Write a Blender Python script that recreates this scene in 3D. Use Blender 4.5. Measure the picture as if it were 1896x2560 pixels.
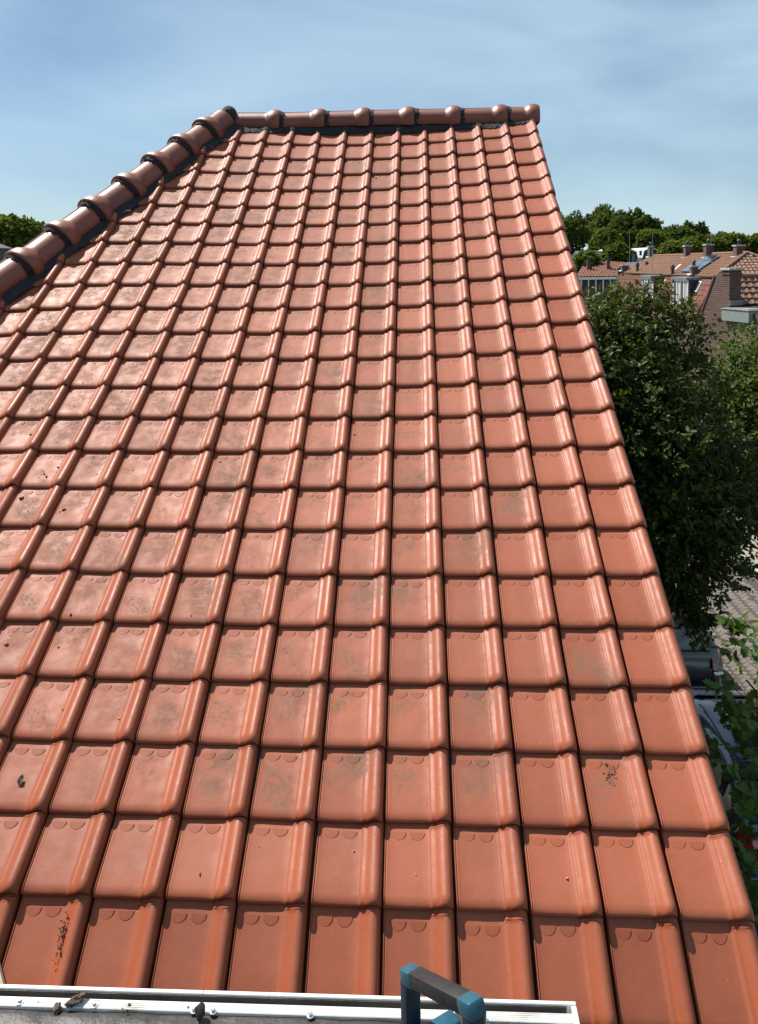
import bpy, bmesh, math, random
import numpy as np
from mathutils import Vector, Matrix, noise as mnoise
R_=math.radians
random.seed(7); rng=np.random.default_rng(11)
S=bpy.context.scene
for o in list(bpy.data.objects): bpy.data.objects.remove(o)
C=S.collection
# ------------------------------------------------------------------ camera
PW,PH=1896.,2560.
CX,CY,F,H=948.,825.,2000.,8.0          # principal point / focal length in photo pixels, eye height
M=np.array([[0.9986,-0.0132,-0.0521],[0.0508,-0.0830,0.9953],[-0.0175,-0.9965,-0.0822]])
u_,_,v_=np.linalg.svd(M); M=u_@v_       # camera(x right,y down,z forward) -> world
cam=bpy.data.cameras.new('camera'); co=bpy.data.objects.new('camera',cam); C.objects.link(co)
cam.sensor_fit='VERTICAL'; cam.sensor_height=36; cam.lens=36*F/PH
cam.shift_y=-(PH/2-CY)/PH; cam.clip_start=0.05; cam.clip_end=6000
mw=Matrix.Identity(4)
for i in range(3):
    mw[i][0]=M[i,0]; mw[i][1]=-M[i,1]; mw[i][2]=-M[i,2]
mw[2][3]=H
co.matrix_world=mw; S.camera=co
# ------------------------------------------------------------------ world + sun
SUN=Vector((-0.44,0.33,0.84)).normalized()
el=math.asin(SUN.z); az=math.atan2(SUN.x,SUN.y)
W=bpy.data.worlds.new('World'); S.world=W; W.use_nodes=True
nt=W.node_tree; nt.nodes.clear()
def wn(t,**k):
    n=nt.nodes.new(t)
    for a,b in k.items(): setattr(n,a,b)
    return n
out=wn('ShaderNodeOutputWorld'); bg=wn('ShaderNodeBackground'); sky=wn('ShaderNodeTexSky')
sky.sky_type='NISHITA'; sky.sun_disc=False; sky.sun_elevation=el; sky.sun_rotation=az
sky.air_density=1.0; sky.dust_density=0.3; sky.ozone_density=4.5
tc=wn('ShaderNodeTexCoord'); mp=wn('ShaderNodeMapping'); mp.inputs['Scale'].default_value=(1.1,1.1,3.4); mp.inputs['Location'].default_value=(9.3,4.4,1.7)
mp.inputs['Rotation'].default_value=(0.0,0.35,0.2)
nz=wn('ShaderNodeTexNoise'); nz.inputs['Scale'].default_value=1.25; nz.inputs['Detail'].default_value=6; nz.inputs['Roughness'].default_value=0.5; nz.inputs['Distortion'].default_value=0.5
cr=wn('ShaderNodeValToRGB'); cr.color_ramp.elements[0].position=0.34; cr.color_ramp.elements[0].color=(0.0,0.0,0.0,1); cr.color_ramp.elements[1].position=0.66; cr.color_ramp.elements[1].color=(0.85,0.85,0.85,1)
mx=wn('ShaderNodeMix',data_type='RGBA'); mx.inputs[7].default_value=(6.9,9.4,10.8,1)
nt.links.new(tc.outputs['Generated'],mp.inputs['Vector']); nt.links.new(mp.outputs[0],nz.inputs['Vector'])
nt.links.new(nz.outputs['Fac'],cr.inputs['Fac']); nt.links.new(cr.outputs['Color'],mx.inputs[0])
nt.links.new(sky.outputs[0],mx.inputs[6]); nt.links.new(mx.outputs[2],bg.inputs['Color'])
bg.inputs['Strength'].default_value=0.053
nt.links.new(bg.outputs[0],out.inputs['Surface'])
sl=bpy.data.lights.new('sun','SUN'); sl.energy=5.0; sl.angle=R_(0.53); sl.color=(1.0,0.95,0.87)
so=bpy.data.objects.new('sun',sl); C.objects.link(so); so.rotation_euler=SUN.to_track_quat('Z','Y').to_euler(); so.location=(-20,20,40)
S.view_settings.view_transform='Standard'; S.view_settings.look='None'; S.view_settings.exposure=0.80; S.view_settings.gamma=1.0
S.view_settings.use_curve_mapping=False
S.render.resolution_x=758; S.render.resolution_y=1024
# ------------------------------------------------------------------ pixel helpers
O=np.array([0,0,H])
def ray(x,y): return M@np.array([(x-CX)/F,(y-CY)/F,1.0])
def atZ(x,y,z): d=ray(x,y); return Vector(O+d*((z-H)/d[2]))
def atY(x,y,Y): d=ray(x,y); return Vector(O+d*(Y/d[1]))
def atX(x,y,X): d=ray(x,y); return Vector(O+d*(X/d[0]))
# ------------------------------------------------------------------ roof surface measured from the tile grid
P=[-0.90318,0.05449,0.01125,4.83118,-6.65021,29.31663,1.07278,-0.0621,-0.00469,-0.27584,0.05896,-0.22702,-0.06325,0.19053,0.22085,0.03114,0.10622,0.00297]
TW=0.25; TL=TW*P[6]
def rod(r):
    r=np.array(r); t=np.linalg.norm(r); k=r/t
    K=np.array([[0,-k[2],k[1]],[k[2],0,-k[0]],[-k[1],k[0],0]])
    return np.eye(3)+np.sin(t)*K+(1-np.cos(t))*K@K
RR=rod(P[:3]); RN=-(M@RR[:,2])         # outward normal
terms=[(2,0),(1,1),(0,2),(3,0),(2,1),(1,2),(0,3),(4,0),(0,4)]
def roofpt(k,c,h=0.0):
    ke=max(k,-0.2); dk=k-ke
    t=(ke-11)/11.; x=(6-c)/7.
    kk=ke+P[7]*(t*t-1)+P[8]*(t**3-t)+dk
    xz=max(min(x,1.05),-1.3)
    z=sum(P[9+i]*(xz**a)*(t**b) for i,(a,b) in enumerate(terms))
    q=np.array([-c,kk*P[6],z])
    w=M@((RR@q+np.array(P[3:6]))*TW)+O
    return Vector(w+RN*h)
def proj(w):
    q=M.T@(np.array(w)-O); return F*q[0]/q[2]+CX, F*q[1]/q[2]+CY
def roofpix(x,y):
    k,c=10.,6.
    for _ in range(40):
        a=np.array(proj(roofpt(k,c))); e=1e-3
        J=np.stack([(np.array(proj(roofpt(k+e,c)))-a)/e,(np.array(proj(roofpt(k,c+e)))-a)/e],1)
        s=np.linalg.solve(J,np.array([x,y])-a); s=np.clip(s,-2,2); k+=s[0]; c+=s[1]
    return k,c
# ------------------------------------------------------------------ materials
MATS={}
class NT:
    def __init__(s,m): s.t=m.node_tree; s.n=s.t.nodes; s.l=s.t.links
    def a(s,t,**k):
        n=s.n.new(t)
        for x,y in k.items(): setattr(n,x,y)
        return n
    def k(s,a,b): s.l.new(a,b)
    def noise(s,vec,scale,detail=4,rough=.5,dist=0.):
        n=s.a('ShaderNodeTexNoise'); n.inputs['Scale'].default_value=scale; n.inputs['Detail'].default_value=detail; n.inputs['Roughness'].default_value=rough; n.inputs['Distortion'].default_value=dist
        if vec is not None: s.k(vec,n.inputs['Vector'])
        return n.outputs['Fac']
    def mr(s,v,a,b,c=0.,d=1.,smooth=True):
        n=s.a('ShaderNodeMapRange'); n.interpolation_type='SMOOTHSTEP' if smooth else 'LINEAR'
        s.k(v,n.inputs['Value'])
        for i,x in zip((1,2,3,4),(a,b,c,d)): n.inputs[i].default_value=x
        return n.outputs[0]
    def m(s,op,a,b=None,c=None):
        n=s.a('ShaderNodeMath',operation=op)
        for i,x in enumerate((a,b,c)):
            if x is None: continue
            if isinstance(x,(int,float)): n.inputs[i].default_value=x
            else: s.k(x,n.inputs[i])
        return n.outputs[0]
    def mix(s,f,a,b,mode='MIX'):
        n=s.a('ShaderNodeMix',data_type='RGBA',blend_type=mode)
        for i,x in ((0,f),(6,a),(7,b)):
            if isinstance(x,(int,float)): n.inputs[i].default_value=x
            elif isinstance(x,tuple): n.inputs[i].default_value=(*x,1)[:4]
            else: s.k(x,n.inputs[i])
        return n.outputs[2]
    def bump(s,h,st=.3,d=.01):
        n=s.a('ShaderNodeBump'); n.inputs['Strength'].default_value=st; n.inputs['Distance'].default_value=d; s.k(h,n.inputs['Height']); return n.outputs[0]
def newmat(name):
    m=bpy.data.materials.new(name); m.use_nodes=True; t=NT(m); b=m.node_tree.nodes['Principled BSDF']; MATS[name]=m
    return m,t,b
def simple(name,col,rough=.6,metal=0.,var=.15,scale=8.,bump=0.,spec=.5,coat=0.,detail=5):
    m,t,b=newmat(name); tcn=t.a('ShaderNodeTexCoord'); oi=t.a('ShaderNodeObjectInfo')
    v=t.a('ShaderNodeVectorMath',operation='ADD'); t.k(tcn.outputs['Object'],v.inputs[0]); t.k(oi.outputs['Random'],v.inputs[1])
    n=t.noise(v.outputs[0],scale,detail,.6)
    f=t.mr(n,.3,.7,1-var,1+var)
    c=t.mix(1.0,col,(1,1,1)); mm=t.a('ShaderNodeVectorMath',operation='SCALE'); mm.inputs[0].default_value=col; t.k(f,mm.inputs['Scale'])
    t.k(mm.outputs[0],b.inputs['Base Color'])
    b.inputs['Roughness'].default_value=rough; b.inputs['Metallic'].default_value=metal; b.inputs['Specular IOR Level'].default_value=spec
    b.inputs['Coat Weight'].default_value=coat
    if bump: t.k(t.bump(n,1.0,bump),b.inputs['Normal'])
    return m
def tile_material():
    m,t,b=newmat('glazed_terracotta')
    tcn=t.a('ShaderNodeTexCoord'); oi=t.a('ShaderNodeObjectInfo')
    at=t.a('ShaderNodeAttribute',attribute_type='OBJECT',attribute_name='dirt'); dirt=at.outputs['Fac']
    obj=tcn.outputs['Object']
    sp=t.a('ShaderNodeSeparateXYZ'); t.k(obj,sp.inputs[0])
    rnd=t.m('MULTIPLY',oi.outputs['Random'],97.)
    cb=t.a('ShaderNodeCombineXYZ'); t.k(rnd,cb.inputs[0]); t.k(t.m('MULTIPLY',rnd,1.7),cb.inputs[1])
    va=t.a('ShaderNodeVectorMath',operation='ADD'); t.k(obj,va.inputs[0]); t.k(cb.outputs[0],va.inputs[1]); vec=va.outputs[0]
    # clay: small batch-to-batch tint differences
    r2=t.m('FRACT',t.m('MULTIPLY',oi.outputs['Random'],7.31)); r3=t.m('FRACT',t.m('MULTIPLY',oi.outputs['Random'],29.7))
    base=t.mix(r2,(0.225,0.058,0.026),(0.292,0.079,0.037))
    cloud=t.noise(vec,7,4,.55,.5)
    base=t.mix(t.mr(cloud,.35,.72,0,.40),base,(0.300,0.088,0.045))
    # sides of the roll stay free of dust: redder clay
    xr=t.m('DIVIDE',sp.outputs[0],TW)
    clean=t.m('MULTIPLY',t.mr(xr,.672,.70),t.mr(xr,.79,.74))
    wav=t.noise(vec,30,3)
    clean=t.m('MULTIPLY',clean,t.mr(wav,.2,.5,.3,.7))
    base=t.mix(clean,base,(0.285,0.062,0.019))
    # trodden dust on the pan: smeared, patchy prints
    yr=t.m('DIVIDE',sp.outputs[1],TL)
    jx_=t.m('MULTIPLY',t.m('SUBTRACT',r2,.5),.34); jy_=t.m('MULTIPLY',t.m('SUBTRACT',r3,.5),.5)
    px_=t.m('SUBTRACT',t.m('ADD',xr,jx_),.36); py_=t.m('SUBTRACT',t.m('ADD',yr,jy_),.52)
    sk=t.m('MULTIPLY',t.m('SUBTRACT',r3,.5),1.4)
    qx=t.m('ADD',px_,t.m('MULTIPLY',py_,sk)); siz=t.m('ADD',1.6,t.m('MULTIPLY',r2,1.9))
    dx=t.m('MULTIPLY',qx,t.m('MULTIPLY',siz,1.25)); dy=t.m('MULTIPLY',py_,siz)
    rr=t.m('SQRT',t.m('ADD',t.m('MULTIPLY',dx,dx),t.m('MULTIPLY',dy,dy)))
    edge=t.noise(vec,13,3,.55,.9)
    ell=t.mr(t.m('ADD',rr,t.m('MULTIPLY',t.m('SUBTRACT',edge,.5),1.7)),1.0,.35)
    ml=t.a('ShaderNodeVectorRotate',rotation_type='Z_AXIS'); t.k(vec,ml.inputs['Vector']); t.k(t.m('MULTIPLY',r3,3.1),ml.inputs['Angle'])
    mpp=t.a('ShaderNodeMapping'); mpp.inputs['Scale'].default_value=(1,.62,1); t.k(ml.outputs[0],mpp.inputs['Vector'])
    vo=t.a('ShaderNodeTexVoronoi',feature='DISTANCE_TO_EDGE'); vo.inputs['Scale'].default_value=52; t.k(mpp.outputs[0],vo.inputs['Vector'])
    tread=t.mr(vo.outputs['Distance'],.03,.13,0.,1.)
    tread=t.m('ADD',t.m('MULTIPLY',tread,t.mr(r2,.35,.6,0.,.75)),t.mr(r2,.35,.6,1.,.25))
    smear=t.mr(t.noise(mpp.outputs[0],26,4,.6,1.4),.33,.66)
    pr=t.m('MULTIPLY',t.m('MULTIPLY',ell,tread),t.m('ADD',t.m('MULTIPLY',smear,.8),.2))
    pr=t.m('MULTIPLY',pr,t.mr(t.noise(vec,150,3,.7),.38,.60,.50,1.))
    # thin film of dust over the pan, and silt gathered against the roll and under the lap
    film=t.m('MULTIPLY',t.mr(t.noise(mpp.outputs[0],11,5,.6,1.),.45,.72),t.mr(xr,.68,.60))
    silt=t.m('MULTIPLY',t.m('MULTIPLY',t.mr(xr,.56,.655),t.mr(xr,.70,.665)),t.mr(t.noise(vec,46,4,.65),.50,.62))
    lap=t.m('MULTIPLY',t.mr(yr,.80,.93),t.mr(t.noise(vec,50,4,.65),.52,.66))
    dust=t.m('MINIMUM',1.,t.m('MULTIPLY',t.m('ADD',pr,t.m('ADD',t.m('MULTIPLY',film,.35),t.m('MULTIPLY',t.m('MAXIMUM',silt,lap),.55))),t.mr(dirt,0.03,.8,0.,1.,False)))
    base=t.mix(t.m('MULTIPLY',dust,.95),base,(0.150,0.082,0.053))
    # grime along the roll crest
    roll=t.m('MULTIPLY',t.mr(xr,.78,.86),t.mr(t.noise(vec,38,5,.7,1.),.52,.72))
    base=t.mix(t.m('MULTIPLY',t.m('MULTIPLY',roll,dirt),.62),base,(0.1890,0.1295,0.0945))
    # crumbs and specks
    spk=t.mr(t.noise(vec,190,2,.5),.70,.755)
    zone=t.mr(t.noise(vec,14,2),.48,.62)
    spk=t.m('MULTIPLY',t.m('MULTIPLY',spk,zone),t.mr(dirt,.05,.8,.1,.85,False))
    base=t.mix(spk,base,(0.0700,0.0315,0.0196))
    sp2=t.m('MULTIPLY',t.mr(t.noise(vec,120,1,.4),.80,.83),.7)
    base=t.mix(sp2,base,(0.4620,0.2940,0.2100))
    t.k(base,b.inputs['Base Color'])
    ro=t.m('ADD',t.mr(t.noise(vec,16,3),.3,.7,.54,.64),t.m('MULTIPLY',t.m('ADD',dust,roll),.25))
    ro=t.m('SUBTRACT',ro,t.m('MULTIPLY',t.mr(xr,.63,.70),.09))
    t.k(ro,b.inputs['Roughness']); b.inputs['Specular IOR Level'].default_value=.36
    hb=t.m('ADD',t.m('ADD',t.noise(vec,22,3),t.m('MULTIPLY',t.noise(vec,300,2),.10)),t.m('MULTIPLY',t.m('ADD',spk,t.m('MULTIPLY',dust,.15)),.5))
    t.k(t.bump(hb,.5,.0022),b.inputs['Normal'])
    return m
tile_material()
def cap_mat():
    m,t,b=newmat('cap_terracotta'); tcn=t.a('ShaderNodeTexCoord'); oi=t.a('ShaderNodeObjectInfo')
    v=t.a('ShaderNodeVectorMath',operation='ADD'); t.k(tcn.outputs['Object'],v.inputs[0]); cb=t.a('ShaderNodeCombineXYZ'); t.k(t.m('MULTIPLY',oi.outputs['Random'],31.),cb.inputs[0]); t.k(cb.outputs[0],v.inputs[1]); v=v.outputs[0]
    c=t.mix(t.noise(v,6,4),(0.170,0.040,0.018),(0.225,0.060,0.029)); c=t.mix(t.mr(t.noise(v,2.2,4),.45,.7,0,.5),c,(0.100,0.036,0.022))
    st=t.m('MULTIPLY',t.mr(t.noise(v,26,5,.65,.8),.55,.68),t.mr(t.noise(v,5,2),.42,.6))
    c=t.mix(t.m('MULTIPLY',st,.75),c,(0.0700,0.0350,0.0245))
    t.k(c,b.inputs['Base Color']); t.k(t.m('ADD',.46,t.m('MULTIPLY',st,.3)),b.inputs['Roughness']); b.inputs['Specular IOR Level'].default_value=.55
    t.k(t.bump(t.noise(v,30,3),.4,.003),b.inputs['Normal']); return m
cap_mat()
def mortar_mat():
    m,t,b=newmat('black_mortar'); tcn=t.a('ShaderNodeTexCoord')
    n=t.noise(tcn.outputs['Object'],260,3,.7); n2=t.noise(tcn.outputs['Object'],12,4)
    c=t.mix(t.mr(n,.5,.72),(0.012,0.012,0.016),(0.085,0.082,0.092)); c=t.mix(t.mr(n2,.55,.75,0,.35),c,(0.05,0.04,0.035))
    t.k(c,b.inputs['Base Color']); b.inputs['Roughness'].default_value=.85
    t.k(t.bump(t.m('ADD',n,t.m('MULTIPLY',n2,.5)),1.,.008),b.inputs['Normal']); return m
mortar_mat()
def brick_mat(name,c1,c2,mortar,bw=.21,bh=.0625,ms=.010):
    m,t,b=newmat(name); tcn=t.a('ShaderNodeTexCoord'); sp=t.a('ShaderNodeSeparateXYZ'); t.k(tcn.outputs['Object'],sp.inputs[0])
    cb=t.a('ShaderNodeCombineXYZ'); t.k(t.m('ADD',sp.outputs[0],sp.outputs[1]),cb.inputs[0]); t.k(sp.outputs[2],cb.inputs[1])
    br=t.a('ShaderNodeTexBrick'); t.k(cb.outputs[0],br.inputs['Vector'])
    br.inputs['Scale'].default_value=1.; br.inputs['Brick Width'].default_value=bw; br.inputs['Row Height'].default_value=bh; br.inputs['Mortar Size'].default_value=ms; br.inputs['Mortar Smooth'].default_value=.1; br.inputs['Bias'].default_value=-.1
    n=t.noise(tcn.outputs['Object'],3.,5); n2=t.noise(tcn.outputs['Object'],40.,3)
    br.inputs['Color1'].default_value=(*c1,1); br.inputs['Color2'].default_value=(*c2,1); br.inputs['Mortar'].default_value=(*mortar,1)
    c=t.mix(t.mr(n,.3,.75,0,.5),br.outputs['Color'],(0.045,0.026,0.021)); c=t.mix(t.mr(n2,.4,.7,0,.35),c,(0.075,0.045,0.036))
    t.k(c,b.inputs['Base Color']); b.inputs['Roughness'].default_value=.9
    h=t.m('SUBTRACT',1.,br.outputs['Fac']); t.k(t.bump(t.m('ADD',h,t.m('MULTIPLY',n2,.3)),.8,.006),b.inputs['Normal']); return m
brick_mat('dark_brick',(0.072,0.030,0.022),(0.112,0.048,0.036),(0.17,0.135,0.115))
brick_mat('pale_brick',(0.1364,0.1054,0.0806),(0.1860,0.1488,0.1147),(0.1860,0.1674,0.1426))
brick_mat('house_brick',(0.1240,0.0620,0.0434),(0.1612,0.0806,0.0558),(0.2170,0.1984,0.1736))
def far_tile_mat(name,a,bcol):
    m,t,b=newmat(name); tcn=t.a('ShaderNodeTexCoord'); oi=t.a('ShaderNodeObjectInfo'); g=t.a('ShaderNodeNewGeometry')
    n=t.noise(tcn.outputs['Object'],2.2,5,.6); n2=t.noise(tcn.outputs['Object'],24,3)
    c=t.mix(g.outputs['Random Per Island'],a,bcol); c=t.mix(t.mr(n,.42,.7,0,.6),c,(0.13,0.085,0.055)); c=t.mix(t.mr(n2,.5,.75,0,.5),c,(0.10,0.07,0.05))
    t.k(c,b.inputs['Base Color']); b.inputs['Roughness'].default_value=.8; return m
far_tile_mat('orange_pantile',(0.165,0.070,0.036),(0.235,0.108,0.058))
far_tile_mat('brown_pantile',(0.1500,0.0713,0.0465),(0.2175,0.1125,0.0750))
far_tile_mat('red_pantile',(0.180,0.062,0.036),(0.235,0.090,0.052))
def leaf_mat(name,a,bcol,trans=.3,rough=.42):
    m,t,b=newmat(name); g=t.a('ShaderNodeNewGeometry'); oi=t.a('ShaderNodeObjectInfo'); tcn=t.a('ShaderNodeTexCoord')
    f=t.m('FRACT',t.m('ADD',g.outputs['Random Per Island'],t.m('MULTIPLY',oi.outputs['Random'],.37)))
    c=t.mix(f,a,bcol); c=t.mix(t.mr(t.noise(tcn.outputs['Object'],.9,3),.4,.65,0,.55),c,tuple(x*1.45 for x in bcol[:1])+(bcol[1]*1.3,bcol[2]*.9))
    t.k(c,b.inputs['Base Color']); b.inputs['Roughness'].default_value=rough; b.inputs['Specular IOR Level'].default_value=.2 if rough<.7 else .08
    tr=t.a('ShaderNodeBsdfTranslucent'); t.k(t.mix(.5,c,(0.16,0.24,0.02)),tr.inputs['Color'])
    ms=t.a('ShaderNodeMixShader'); ms.inputs[0].default_value=trans; t.k(b.outputs[0],ms.inputs[1]); t.k(tr.outputs[0],ms.inputs[2])
    t.k(ms.outputs[0],m.node_tree.nodes['Material Output'].inputs['Surface']); return m
leaf_mat('leaf_dark',(0.018,0.027,0.004),(0.042,0.055,0.008),.22,.5)
leaf_mat('leaf_mid',(0.036,0.056,0.008),(0.070,0.092,0.014),.28,.6)
leaf_mat('far_leaf_dark',(0.032,0.050,0.011),(0.060,0.085,0.018),.22,.8)
leaf_mat('far_leaf_mid',(0.048,0.074,0.015),(0.082,0.115,0.024),.28,.8)
leaf_mat('far_leaf_light',(0.070,0.098,0.019),(0.108,0.138,0.028),.28,.8)
leaf_mat('leaf_light',(0.075,0.115,0.022),(0.115,0.150,0.032),.3)
leaf_mat('leaf_hawthorn',(0.045,0.085,0.022),(0.090,0.150,0.036),.3,.36)
leaf_mat('far_leaf_copper',(0.035,0.020,0.014),(0.050,0.030,0.018),.2,.8)
simple('bark',(0.085,0.065,0.048),.9,var=.4,scale=14,bump=.01)
def alu_mat():
    m,t,b=newmat('aluminium'); tcn=t.a('ShaderNodeTexCoord'); v=tcn.outputs['Object']
    mp_=t.a('ShaderNodeMapping'); mp_.inputs['Scale'].default_value=(.35,1,1); t.k(v,mp_.inputs['Vector'])
    d=t.m('MULTIPLY',t.mr(t.noise(mp_.outputs[0],16,6,.65),.50,.70),t.mr(t.noise(v,2.3,3),.38,.62))
    d2=t.mr(t.noise(v,240,2),.68,.74)
    c=t.mix(t.m('MULTIPLY',d,.75),(0.70,0.69,0.66),(0.16,0.115,0.075)); c=t.mix(t.m('MULTIPLY',d2,.6),c,(0.10,0.08,0.06))
    t.k(c,b.inputs['Base Color']); b.inputs['Metallic'].default_value=.25; t.k(t.m('ADD',.34,t.m('MULTIPLY',d,.4)),b.inputs['Roughness'])
alu_mat()
simple('steel_screw',(0.62,0.62,0.61),.3,.9,var=.1)
simple('bitumen',(0.030,0.026,0.024),.55,var=.5,scale=9,bump=.012)
simple('mud',(0.085,0.060,0.040),.95,var=.5,scale=60,bump=.01)
simple('beige_board',(0.36,0.29,0.20),.6,var=.15,scale=20)
simple('tool_blue',(0.012,0.072,0.108),.34,var=.12,scale=40,spec=.5)
simple('tool_dark_blue',(0.004,0.018,0.032),.42,var=.12,scale=40)
simple('tool_grip',(0.012,0.012,0.0135),.55,var=.35,scale=60,bump=.0015)
simple('tool_grey',(0.16,0.15,0.15),.5,var=.1)
simple('zinc',(0.30,0.32,0.34),.5,.5,var=.15)
simple('lead',(0.15,0.16,0.18),.6,.2,var=.2)
simple('white_paint',(0.78,0.78,0.76),.45,var=.05)
simple('sage_paint',(0.20,0.235,0.205),.5,var=.06)
simple('grey_paint',(0.13,0.145,0.155),.5,var=.1)
simple('dark_paint',(0.020,0.022,0.028),.45,var=.1)
simple('slate_grey',(0.085,0.085,0.09),.7,var=.25,scale=3)
simple('pale_roof',(0.42,0.46,0.47),.6,var=.1,scale=2)
simple('gravel',(0.24,0.21,0.18),.95,var=.5,scale=50,bump=.02)
simple('concrete',(0.36,0.34,0.31),.85,var=.2,scale=8,bump=.005)
simple('chimney_clay',(0.20,0.10,0.07),.8,var=.2)
simple('solar_cell',(0.020,0.030,0.055),.12,var=.1,scale=1.,spec=.8,coat=.6)
simple('window_glass',(0.045,0.055,0.065),.06,var=.2,scale=1.,spec=.9)
simple('curtain_glass',(0.30,0.32,0.33),.12,var=.25,scale=2.,spec=.8)
simple('car_black',(0.006,0.0065,0.008),.16,var=.05,spec=.6,coat=.9)
simple('car_grey_blue',(0.045,0.055,0.075),.2,.3,var=.05,coat=.9)
simple('car_glass',(0.006,0.008,0.010),.04,var=.05,spec=.9)
simple('rubber',(0.018,0.018,0.018),.8,var=.2)
simple('wheel_metal',(0.35,0.35,0.36),.35,.8,var=.1)
simple('lamp_red',(0.30,0.006,0.008),.10,var=.1,spec=.9,coat=1.)
simple('lamp_smoked',(0.045,0.004,0.005),.12,var=.1,spec=.8,coat=1.)
simple('lamp_white',(0.75,0.75,0.75),.12,var=.05,coat=1.)
simple('plate_yellow',(0.75,0.50,0.03),.5,var=.03)
simple('stone_dark',(0.055,0.038,0.030),.9,var=.4,scale=80)
simple('stone_terracotta',(0.42,0.135,0.08),.7,var=.25,scale=80)
simple('stone_pale',(0.62,0.57,0.50),.8,var=.2,scale=80)
simple('moss_dark',(0.085,0.070,0.040),1.,var=.5,scale=120,bump=.004)
simple('deck_wood',(0.17,0.12,0.08),.9,var=.2)
def paving_mat(name,a,bcol):
    m,t,b=newmat(name); g=t.a('ShaderNodeNewGeometry'); oi=t.a('ShaderNodeObjectInfo'); tcn=t.a('ShaderNodeTexCoord')
    c=t.mix(t.m('FRACT',t.m('ADD',g.outputs['Random Per Island'],oi.outputs['Random'])),a,bcol); n=t.noise(tcn.outputs['Object'],6,5); c=t.mix(t.mr(n,.4,.7,0,.4),c,(0.16,0.14,0.12))
    t.k(c,b.inputs['Base Color']); b.inputs['Roughness'].default_value=.88; return m
paving_mat('clinker',(0.0963,0.0743,0.0660),(0.1403,0.1128,0.0990))
simple('joint_sand',(0.0468,0.0396,0.0330),.95,var=.3,scale=30)
simple('side_paving',(0.2200,0.1980,0.1568),.9,var=.15,scale=4)
def ground_mat():
    m,t,b=newmat('ground_paving'); tcn=t.a('ShaderNodeTexCoord')
    n=t.noise(tcn.outputs['Object'],.12,6); n2=t.noise(tcn.outputs['Object'],9,5)
    c=t.mix(t.mr(n,.42,.58),(0.11,0.09,0.08),(0.045,0.06,0.025)); c=t.mix(t.mr(n2,.3,.7,0,.5),c,(0.11,0.095,0.08))
    t.k(c,b.inputs['Base Color']); b.inputs['Roughness'].default_value=.95; return m
ground_mat()
# ------------------------------------------------------------------ object helpers
def link(name,me,mat=None,parent=None,mw=None,smooth=None):
    o=bpy.data.objects.new(name,me); C.objects.link(o)
    if mat is not None and not me.materials: me.materials.append(MATS[mat] if isinstance(mat,str) else mat)
    if smooth is not None:
        for p in me.polygons: p.use_smooth=True
        me.set_sharp_from_angle(angle=R_(smooth))
    if parent is not None: o.parent=parent
    if mw is not None: o.matrix_local=mw
    return o
def empty(name,loc=(0,0,0)):
    o=bpy.data.objects.new(name,None); C.objects.link(o); o.location=loc; o.empty_display_size=.2; return o
def tag(o,label=None,cat=None,group=None,kind=None):
    if label: o['label']=label
    if cat: o['category']=cat
    if group: o['group']=group
    if kind: o['kind']=kind
    return o
class MB:
    def __init__(s): s.v=[]; s.f=[]
    def add(s,vs,fs):
        b=len(s.v); s.v+= [tuple(x) for x in vs]; s.f+=[tuple(i+b for i in f) for f in fs]
    def box(s,a,b,mw=None):
        x0,y0,z0=a; x1,y1,z1=b
        vs=[Vector(q) for q in ((x0,y0,z0),(x1,y0,z0),(x1,y1,z0),(x0,y1,z0),(x0,y0,z1),(x1,y0,z1),(x1,y1,z1),(x0,y1,z1))]
        if mw is not None: vs=[mw@q for q in vs]
        s.add(vs,[(0,3,2,1),(4,5,6,7),(0,1,5,4),(1,2,6,5),(2,3,7,6),(3,0,4,7)])
    def prism(s,poly,d):   # poly list of Vector, extruded by vector d
        n=len(poly); d=Vector(d)
        s.add(list(poly)+[Vector(q)+d for q in poly],[tuple(range(n))[::-1],tuple(range(n,2*n))]+[(i,(i+1)%n,n+(i+1)%n,n+i) for i in range(n)])
    def tube(s,pts,rad,seg=8,caps=True):
        pts=[Vector(q) for q in pts]; rings=[]
        b=len(s.v); ref=None
        for i,q in enumerate(pts):
            d=(pts[min(i+1,len(pts)-1)]-pts[max(i-1,0)]).normalized()
            if ref is None: ref=d.orthogonal().normalized()
            ref=(ref-d*ref.dot(d)).normalized(); w=d.cross(ref); r=rad[i] if hasattr(rad,'__len__') else rad
            for j in range(seg):
                a=2*math.pi*j/seg; s.v.append(tuple(q+(ref*math.cos(a)+w*math.sin(a))*r))
        for i in range(len(pts)-1):
            for j in range(seg):
                k=(j+1)%seg; s.f.append((b+i*seg+j,b+i*seg+k,b+(i+1)*seg+k,b+(i+1)*seg+j))
        if caps:
            s.f.append(tuple(b+j for j in range(seg))[::-1]); s.f.append(tuple(b+(len(pts)-1)*seg+j for j in range(seg)))
    def mesh(s,name,bevel=0.,seg=2):
        me=bpy.data.meshes.new(name); me.from_pydata(s.v,[],s.f); me.update()
        bm=bmesh.new(); bm.from_mesh(me); bmesh.ops.recalc_face_normals(bm,faces=bm.faces)
        if bevel: bmesh.ops.bevel(bm,geom=list(bm.edges),offset=bevel,segments=seg,affect='EDGES',profile=.5,clamp_overlap=True)
        bm.to_mesh(me); bm.free(); return me
    def obj(s,name,mat,parent=None,bevel=0.,smooth=None,mw=None,seg=2):
        return link(name,s.mesh(name,bevel,seg),mat,parent,mw,smooth)
def rbox(name,a,b,mat,parent=None,bevel=.004,mw=None):
    m=MB(); m.box(a,b); return m.obj(name,mat,parent,bevel,40,mw)
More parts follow.
